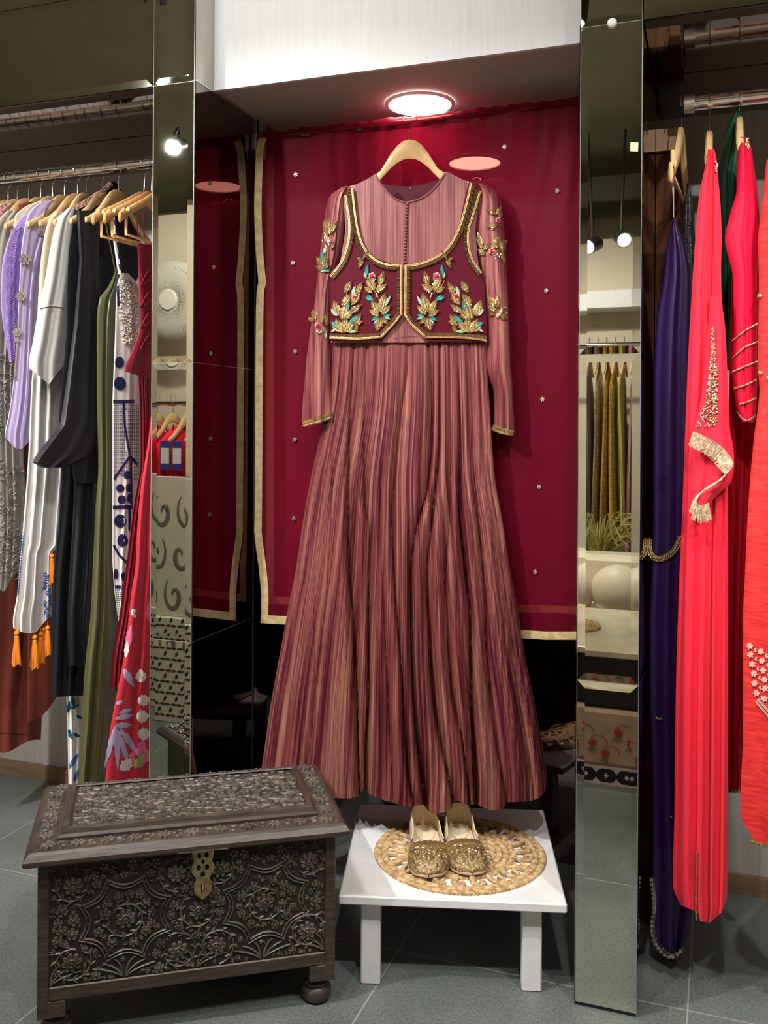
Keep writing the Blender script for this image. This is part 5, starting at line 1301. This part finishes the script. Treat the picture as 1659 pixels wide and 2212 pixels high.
b = MB(); rows = [(308, 1600, 1619), (322, 1596, 1622), (339, 1595, 1624), (407, 1592, 1629), (461, 1578, 1638), (516, 1566, 1639), (600, 1583, 1636), (717, 1585, 1636), (791, 1581, 1636), (850, 1586, 1635), (894, 1595, 1633), (912, 1604, 1629)]
ks = drape(b, rows, PY(2.15), 30, 60, bulge_folds(2, .003, .007, rows, 36, .03), back=.04); so = b.build('sleeve', CRIM, t)
b = MB()
def q5(x, y): return (1220+x/3.403, 600+y/3.403)
for pts in ([(1235, 465), (1320, 395), (1412, 342)], [(1235, 590), (1320, 515), (1412, 475)], [(1228, 697), (1320, 655), (1412, 618)], [(1245, 815), (1330, 790), (1405, 752)], [(1290, 930), (1350, 912), (1405, 885)], [(1268, 985), (1305, 1035), (1350, 1050), (1400, 1012)]):
    pp = smoothpts([q5(*p) for p in pts], 6); beads(b, ks, pp, 0, 2.2, .0022, .002, 0); ribbon(b, ks, pp, -1.6, -.6, .001, 0, 4)
b.build('pearl_bands', mat('antique_bead', (.42, .25, .16), .3, .6), so)
b = MB()
for k in range(14): b.ball(ks(1611+rnd.uniform(0, 8), 300+k*1.6, .003), .0028, 0, 6, 4)
b.build('beaded_collar', GOLD, so)
rows = [(345, 1656, 1760), (400, 1650, 1760), (450, 1645, 1760), (520, 1637, 1770), (600, 1639, 1770), (806, 1637, 1770), (832, 1641, 1770), (953, 1628, 1780), (1129, 1614, 1790), (1246, 1609, 1800), (1332, 1605, 1800), (1600, 1605, 1810), (1701, 1600, 1810), (1762, 1600, 1810), (1830, 1618, 1810)]
t, s, o = rg('red_linen_kurta', 'red linen kurta with pale pink flower embroidery at the right edge', 'kurta', LINEN, rows, 2.10, bulge_folds(2, .003, .010, rows, 37, .02), .07, yb=lambda q: 1764+60*min(1, q/.10)+12*q)
b = MB(); ribbon(b, s, [(1619, 1816), (1640, 1823), (1670, 1828), (1720, 1830)], -3, 3, .002, 0, 4); bars(b, s, [(1619, 1816), (1640, 1823), (1670, 1828), (1720, 1830)], 2, 6, 4, 2, .002); b.build('gold_hem', GOLD, t)
b = MB()
def q6(x, y): return (1220+x/3.779, 1200+y/3.779)
for (x, y) in ((1510, 740), (1600, 785), (1680, 830), (1515, 810), (1610, 860), (1690, 905), (1530, 890), (1620, 940), (1700, 985), (1545, 965), (1630, 1015), (1710, 1060), (1550, 1045), (1635, 1085), (1710, 1130), (1565, 1125), (1630, 1170), (1700, 1215), (1780, 900), (1780, 1000), (1780, 1100), (1780, 1200)):
    p = q6(x, y); 
    for k in range(6): a = k*60+x; leaf(b, s, p[0], p[1], a, 8.5, 6, 0, .002, .003, 5)
    leaf(b, s, p[0]+9, p[1]+8, -40, 8, 5, 0, .002, .003, 5); leaf(b, s, p[0]+9, p[1]+8, 20, 7, 4, 0, .002, .003, 5)
for k in range(14): p = q6(1570+k*9, 1190+k*10); leaf(b, s, p[0], p[1], 50, 9, 4, 0, .002, .003, 5); leaf(b, s, p[0], p[1], -120, 7, 4, 0, .002, .003, 5)
b.build('flower_embroidery', PALEP, t)
b = MB()
for (x, y) in ((1642, 806), (1660, 818), (1641, 640)): rosette(b, s, x, y, 5, 0, 0, .002, .003, 6)
b.build('gold_motifs', GOLD, t)
h = hanger('bar_hanger', 'pale wooden hanger with trouser bar beside the timber stud', .050, 0, HWOOD, bar=True, half=.225, thick=.014, prof=[(0, -.004, -.045), (.02, -.010, -.048), (.05, -.042, -.080), (.09, -.082, -.116), (.15, -.122, -.152), (.165, -.132, -.162), (.168, -.142, -.166), (.18, -.148, -.172), (.184, -.140, -.176), (.2, -.152, -.188)])
p = atY(1472, 213, YR); h.location = (p.x, YR, ZRR); h.rotation_euler = (0, 0, R(87))
for px, py, lb, hz in ((1533, 205, 'pale wooden hanger of the coral red gown, seen edge on', .072), (1597, 200, 'wooden hanger of the dark green dress, mostly covered by cloth', .045)):
    h = hanger('wooden_hanger', lb, hz, 0, HWOOD, half=.20, thick=.016); p = atY(px, py, YR); h.location = (p.x, YR, ZRR); h.rotation_euler = (0, 0, R(90))

# ------------------------------------------------------------------ the shop behind the viewer, seen in the mirrors
def RV(u, v, y):
    p = atY(u, v, 2*YF-y); return Vector((p.x, y, p.z))
MARB = noisy(mat('cream_marble', (.7, .62, .45), .15), (.58, .50, .34), (.78, .72, .56), (1, 1, 1), 4, 5, 'Object')
BLKP = mat('black_table_paint', (.015, .014, .014), .35)
FLOR = noisy(mat('floral_upholstery', (.5, .38, .25), .8), (.46, .34, .22), (.56, .43, .30), (1, 1, 1), 12, 3, 'Object')
UPH = mat('cream_tufted_leather', (.70, .62, .48), .45)
t = thing('marble_table', 'low black table with a cream marble top, seen in the right pillar mirror', 'table', (-.4, .37, 0))
b = MB(); b.box((-1.15, -.02, .445), (.35, .76, .47), bev=.004); b.build('marble_top', MARB, t, smooth=False)
b = MB(); b.box((-1.12, .0, .27), (.32, .74, .444), bev=.004); b.build('table_frame', BLKP, t, smooth=False)
for x in (-1.10, .24):
    for y in (.01, .67): b = MB(); b.box((x, y, 0), (x+.06, y+.06, .27), bev=.003); b.build('leg', BLKP, t, smooth=False)
t = thing('floral_ottoman', 'beige ottoman with red rose print under the marble table', 'ottoman', (-.4, .45, 0))
b = MB(); b.box((-1.0, .15, .065), (.20, .755, .262), bev=.012); b.build('seat_block', FLOR, t)
b = MB(); rnd = random.Random(21)
for k in range(26):
    x = -.95+k*.044; z = .10+.11*((k*37) % 10)/10
    fn = lambda a, c, h=0: Vector((a, .756+h, c))
    petal_flower(b, fn, x, z, .017, 5, .002, k, k % 3 != 0 and 0 or 0)
    for q in range(3): carve_leaf(b, fn, x, z-.01, 3.9+q*.6, .028, .008, .0015, 1)
    relief(b, fn, [(x+.02+.03*math.cos(q*.4), z+.03*math.sin(q*.4)) for q in range(9)], .004, .001, 2)
b.build('rose_print', [mat('rose_red_print', (.45, .06, .05), .8), mat('sage_print', (.22, .22, .14), .8), mat('brown_print', (.28, .17, .08), .8)], t)
b = MB(); b.box((-1.0, .16, 0), (.20, .75, .064)); b.build('plinth', WHT, t, smooth=False)
b = MB()
for k in range(17):
    fn = lambda a, c, h=0: Vector((a, .751+h, c)); x = -.97+k*.07
    for a in (.5, 2.64, -.5, 3.64): carve_leaf(b, fn, x, .032, a, .045, .022, .0012)
b.build('leaf_border', BLKP, t)
def matdisc(c, r, label):
    t = thing('jute_placemat', label, 'placemat', c); q = MB()
    for k in range(7):
        rr = r*(k+.6)/7; q.tube([Vector(c)+Vector((rr*math.cos(a), rr*math.sin(a), .005+.0012*math.sin(a*30))) for a in [j*.1309 for j in range(49)]], r/13, 6, 0, False)
    q.build('woven_braid', JUTE, t)
p = RV(1272, 1347, .35); matdisc((p.x-.07, .40, .47), .12, 'jute placemat lying on the marble table, reflected in the right pillar')
t = thing('tufted_sofa', 'cream tufted sofa behind the marble table, seen in the right pillar mirror', 'sofa', (-.5, -.45, 0))
b = MB(); b.box((-1.5, -.75, .12), (.6, -.20, .42), bev=.03); b.build('seat', UPH, t)
for k in range(9):
    b = MB(); b.ball((-1.38+k*.235, -.30, .50), .13, 0, 20, 12, (1, .7, .95)); b.build('cushion', UPH, t)
b = MB(); b.box((-1.5, -.80, .30), (.6, -.62, .62), bev=.03); b.build('backrest', UPH, t)
t = thing('dried_grass', 'vase of dried golden grass above the tufted sofa in the mirror', 'plant', (-.60, -.95, 0))
b = MB(); b.lathe([(.001, 0), (.06, 0), (.07, .2), (.05, .45), (.03, .52), (.04, .56)], (-.60, -.95, 0), 20); b.build('vase', BLKP, t)
b = MB(); rnd = random.Random(14)
for k in range(90):
    a = rnd.uniform(0, 6.28); r = rnd.uniform(.1, .42); z0 = .55; zz = rnd.uniform(.10, .28)
    b.tube([Vector((-.60+r*f*math.cos(a), -.95+r*f*math.sin(a)*.3, z0+zz*math.sin(f*2.4))) for f in (0, .25, .5, .75, 1)], .0022, 4, 0, False)
b.build('grass_stems', mat('dry_grass', (.42, .36, .10), .6), t)
# rack of gold, lime and mauve garments
YK = -1.30
zk = RV(1310, 745, YK).z
t = thing('garment_rail', 'chrome garment rail of gold and lime garments in the right pillar mirror', 'rail', (-.5, YK, 0))
b = MB(); b.tube([(-1.6, YK, zk), (.6, YK, zk)], .013, 12); b.build('rail', CHROME, t)
for x in (-1.6, .6): b = MB(); b.tube([(x, YK, zk), (x, YK, .02)], .013, 12); b.tube([(x, YK-.25, .015), (x, YK+.25, .015)], .013, 10); b.build('upright', CHROME, t)
def simple(name, label, cat, x, y, zt, zb, w0, w1, dp, m, seed, grp=None):
    f = random.Random(seed); ph = f.uniform(0, 6)
    t = thing(name, label, cat, (x, y, zt), group=grp); q = MB()
    def fn(u, v):
        a = 2*math.pi*u; e = min(1, v/.12); w = (w0+(w1-w0)*v)*(.25+.75*math.sqrt(e)); d = dp*(.15+.85*math.sqrt(e))*(1-.2*v)
        k = 1+.13*math.sin(7*a+ph+v*2)*v+.05*math.sin(13*a+ph)
        return (x+w*math.cos(a)*k+.01*math.sin(v*3+ph), y+d*math.sin(a)*k, zt+(zb-zt)*v+.012*math.sin(3*a)*v-.05*(abs(math.sin(a))*(1-v)))
    q.grid(fn, 40, 24, 0, closeu=True); q.build('body', m, t)
    h_ = copy_tree(HPROTO); h_['label'] = 'hanger of the '+label; h_.location = (x, y, zt+.115); h_.rotation_euler = (0, 0, R(90)); h_['group'] = 'hangers on the reflected rails'
    return t
HPROTO = proto_w = [o for o in C.objects if o.name == 'wooden_hanger'][0]
SEQ = noisy(mat('champagne_sequins', (.5, .4, .25), .3, .6), (.25, .19, .10), (.85, .72, .48), (1, 1, 1), 120, 3, 'Object', .5, .002)
GLD = noisy(mat('mustard_brocade', (.55, .34, .07), .5, .2), (.45, .26, .05), (.68, .46, .14), (2, 2, 14), 6, 2, 'Object', .2, .002)
LIME = cloth('lime_silk', (.48, .47, .12), .5); MAUV = cloth('mauve_silk', (.42, .20, .24), .5); GRYS = cloth('grey_lace_cloth', (.22, .19, .16), .6)
order = [(MAUV, 'mauve'), (LIME, 'lime'), (GRYS, 'dark grey'), (SEQ, 'champagne sequin'), (GLD, 'mustard'), (GLD, 'second mustard'), (LIME, 'pale lime'), (MAUV, 'dusty mauve'), (SEQ, 'silvery sequin')]
xc = RV(1310, 900, YK).x
for k in range(9):
    x = xc+.048*(4-k)*-1; m_, nm = order[k] if k < len(order) else order[k % 5]
    # mirrored order: image left to right equals x left to right
    simple('hanging_dress', nm+' dress on the rail reflected in the right pillar, number %s from the left' % ['first', 'second', 'third', 'fourth', 'fifth', 'sixth', 'seventh', 'eighth', 'ninth'][k] if False else nm+' dress on the rail reflected in the right pillar', 'dress', x, YK, zk-.09, [.62, .75, .42, .40, .58, .60, .66, .5, .6][k], .014, .0215, .17, m_, k, 'dresses on the reflected gold rail')
b = MB(); b.box((-2.2, -1.75, 1.95), (1.2, -1.50, 2.05)); struct('trim_7', b, WHITE)
b = MB(); b.box((-2.2, -1.78, 0), (1.2, -1.75, 2.4)); struct('wall_partition', b, CREAMW)
# ceiling beams and black track spots
b = MB()
for y in (-1.85, -2.3): b.box((-4.4, y, CEIL-.30), (2.2, y+.08, CEIL-.16))
struct('trim_8', b, mat('beam_paint', (.16, .15, .12), .5))
def spot_lamp(p, aim, label, on=True):
    p = Vector(p); t = thing('track_spotlight', label, 'spotlight', p, group='black track spotlights'); d = (Vector(aim)-p).normalized()
    M = d.to_track_quat('Z', 'Y').to_matrix(); q = MB()
    q.lathe([(.001, -.13), (.038, -.13), (.040, -.02), (.040, .0), (.036, 0), (.034, -.006)], p-d*.005, 20, 0, M); q.tube([p-d*.07, p-d*.07+Vector((0, 0, .10)), Vector((p.x, p.y, CEIL-.155))], .008, 8); q.build('housing', BLKP, t)
    q = MB(); q.lathe([(.0005, -.014), (.033, -.014)], p-d*.005, 20, 0, M); q.build('lens', mat('spot_lens', (.9, .9, .85), .4, emit=(1, .95, .85), es=9) if on else BLKP, t)
NAMES = ['black track spotlight aimed at the gown from the left', 'black track spotlight aimed at the gown from the right', 'black track spotlight aimed at the white stool', 'black track spotlight aimed at the left rail', 'black track spotlight aimed at the right rail', 'black track spotlight aimed back at the swirl board', 'black track spotlight aimed at the far left wall', 'black track spotlight aimed at the reflected gold rail', 'rear black track spotlight added to brighten the right rail', 'rear black track spotlight added to brighten the left rail']
for (p, tg, e, c), nm in zip(SPOTS, NAMES):
    d = (Vector(tg)-Vector(p)).normalized(); spot_lamp(Vector(p)-d*.02, tg, nm)
for (u, v), nm in (((1268, 535), 'black spotlight hanging low at the left of the right pillar reflection'), ((1350, 520), 'tilted black spotlight at the right of the right pillar reflection')):
    p = RV(u, v, -.9); spot_lamp(p, (p.x-.5, .8, 1.6) if u < 1300 else (p.x+.6, .6, 1.5), nm)
# left pillar reflection: cut-out screen, swirl board, red shirts, round fan
SCR = mat('cream_board', (.62, .57, .45), .5); HOLE = mat('dark_cutout', (.03, .028, .025), .7)
y0 = .70; pc = RV(370, 1400, y0).x
t = thing('lattice_cabinet', 'low cream cabinet with dark leaf lattice, seen in the left pillar mirror', 'cabinet', (pc, y0-.2, 0))
b = MB(); b.box((pc-.55, y0-.26, .0), (pc+.42, y0, .44), bev=.004); b.build('cabinet_body', SCR, t, smooth=False)
b = MB()
fn = lambda a, c, h=0: Vector((pc+a, y0+.0005+h, c))
for i in range(-9, 8):
    for j in range(9):
        x = i*.055+(.0275 if j % 2 else 0); z = .03+j*.047
        for a in (0, math.pi): carve_leaf(b, fn, x, z, a, .026, .010, .001)
        for a in (.9,): relief(b, fn, [(x-.006, z+.012), (x, z+.023), (x+.006, z+.034)], .016, .001, 0, lambda q: math.sin(math.pi*min(1, q*.9+.05)))
b.build('lattice_pattern', HOLE, t)
t = thing('swirl_board', 'cream board with carved swirls standing on the lattice cabinet', 'board', (pc, y0-.1, .44))
b = MB(); b.box((pc-.5, y0-.05, .441), (pc+.38, y0-.02, 1.03), bev=.003); b.build('board', SCR, t, smooth=False)
b = MB(); fn = lambda a, c, h=0: Vector((pc+a, y0-.02+.0005+h, c))
for i in range(-4, 4):
    for j, z in enumerate((.53, .70, .88)):
        sg = 1 if j % 2 else -1; x = i*.115+.03*j
        relief(b, fn, [(x+sg*(.006+.042*q/22)*math.cos(q*.33), z+(.006+.075*q/22)*math.sin(q*.33)) for q in range(23)], .022, .0012, 0, lambda q: .25+.75*math.sin(math.pi*q))
b.build('swirl_pattern', mat('swirl_shade', (.16, .14, .11), .6), t)
REDS = cloth('bright_red_cotton', (.55, .01, .02), .6); yq = .30
px_ = RV(372, 950, yq).x; zr_ = RV(372, 872, yq).z
t = thing('garment_rail', 'chrome garment rail of red shirts in the left pillar mirror', 'rail', (px_, yq, 0))
b = MB(); b.tube([(px_-.7, yq, zr_), (px_+.35, yq, zr_)], .012, 12); b.build('rail', CHROME, t)
for x in (px_-.7, px_+.35): b = MB(); b.tube([(x, yq, zr_), (x, yq, .01)], .012, 12); b.build('upright', CHROME, t)
for k in range(9): simple('red_shirt', 'red shirt on the rail reflected in the left pillar', 'shirt', px_-.42+k*.085, yq, zr_-.09, .62, .025, .034, .16, [REDS, REDS, CORAL][k % 3], 40+k, 'red shirts on the reflected rail')
for k in range(2):
    x = RV(348+26*k, 990, yq+.20).x; z = RV(360, 985, yq+.20).z
    t = thing('price_tag', ['blue and white swing tag on the left, on the red shirts', 'blue and white swing tag on the right, on the red shirts'][k], 'tag', (x, yq+.2, z)); b = MB()
    b.box((x-.026, yq+.165, z-.065), (x+.026, yq+.167, z+.065)); b.build('blue_card', mat('blue_card', (.03, .05, .25), .4), t, smooth=False)
    b = MB(); b.box((x-.021, yq+.1672, z-.035), (x+.021, yq+.1682, z+.035)); b.build('white_label', mat('white_label', (.7, .66, .62), .5), t, smooth=False)
b = MB(); b.box((px_-.9, .02, 0), (px_+.6, .05, 2.3)); struct('wall_left_screen', b, CREAMW)
pf = RV(372, 650, .25); t = thing('wall_fan', 'pale round wall fan with a central badge, seen in the left pillar mirror', 'fan', pf)
b = MB(); Mf = Matrix.Rotation(R(-90), 3, 'X'); b.lathe([(.001, .03), (.06, .032), (.13, .03), (.17, .02), (.19, 0), (.17, -.02), (.05, -.06), (.001, -.07)], pf, 40, 0, Mf); b.build('fan_cage', mat('fan_plastic', (.55, .52, .45), .5), t)
b = MB()
for k in range(60): a = k*.10472; b.tube([pf+Mf@Vector((.06*math.cos(a), .06*math.sin(a), .034)), pf+Mf@Vector((.165*math.cos(a), .165*math.sin(a), .023))], .0016, 4)
b.build('fan_grille', mat('fan_grille', (.36, .34, .30), .5), t)
b = MB(); b.lathe([(.001, .042), (.045, .040), (.05, .034)], pf, 30, 0, Mf); b.build('badge', mat('fan_badge', (.75, .72, .66), .4), t)
b = MB(); b.tube([pf+Vector((0, -.10, -.0)), pf+Vector((0, -.20, 0))], .02, 12); b.build('wall_bracket', mat('fan_arm', (.5, .47, .4), .5), t)
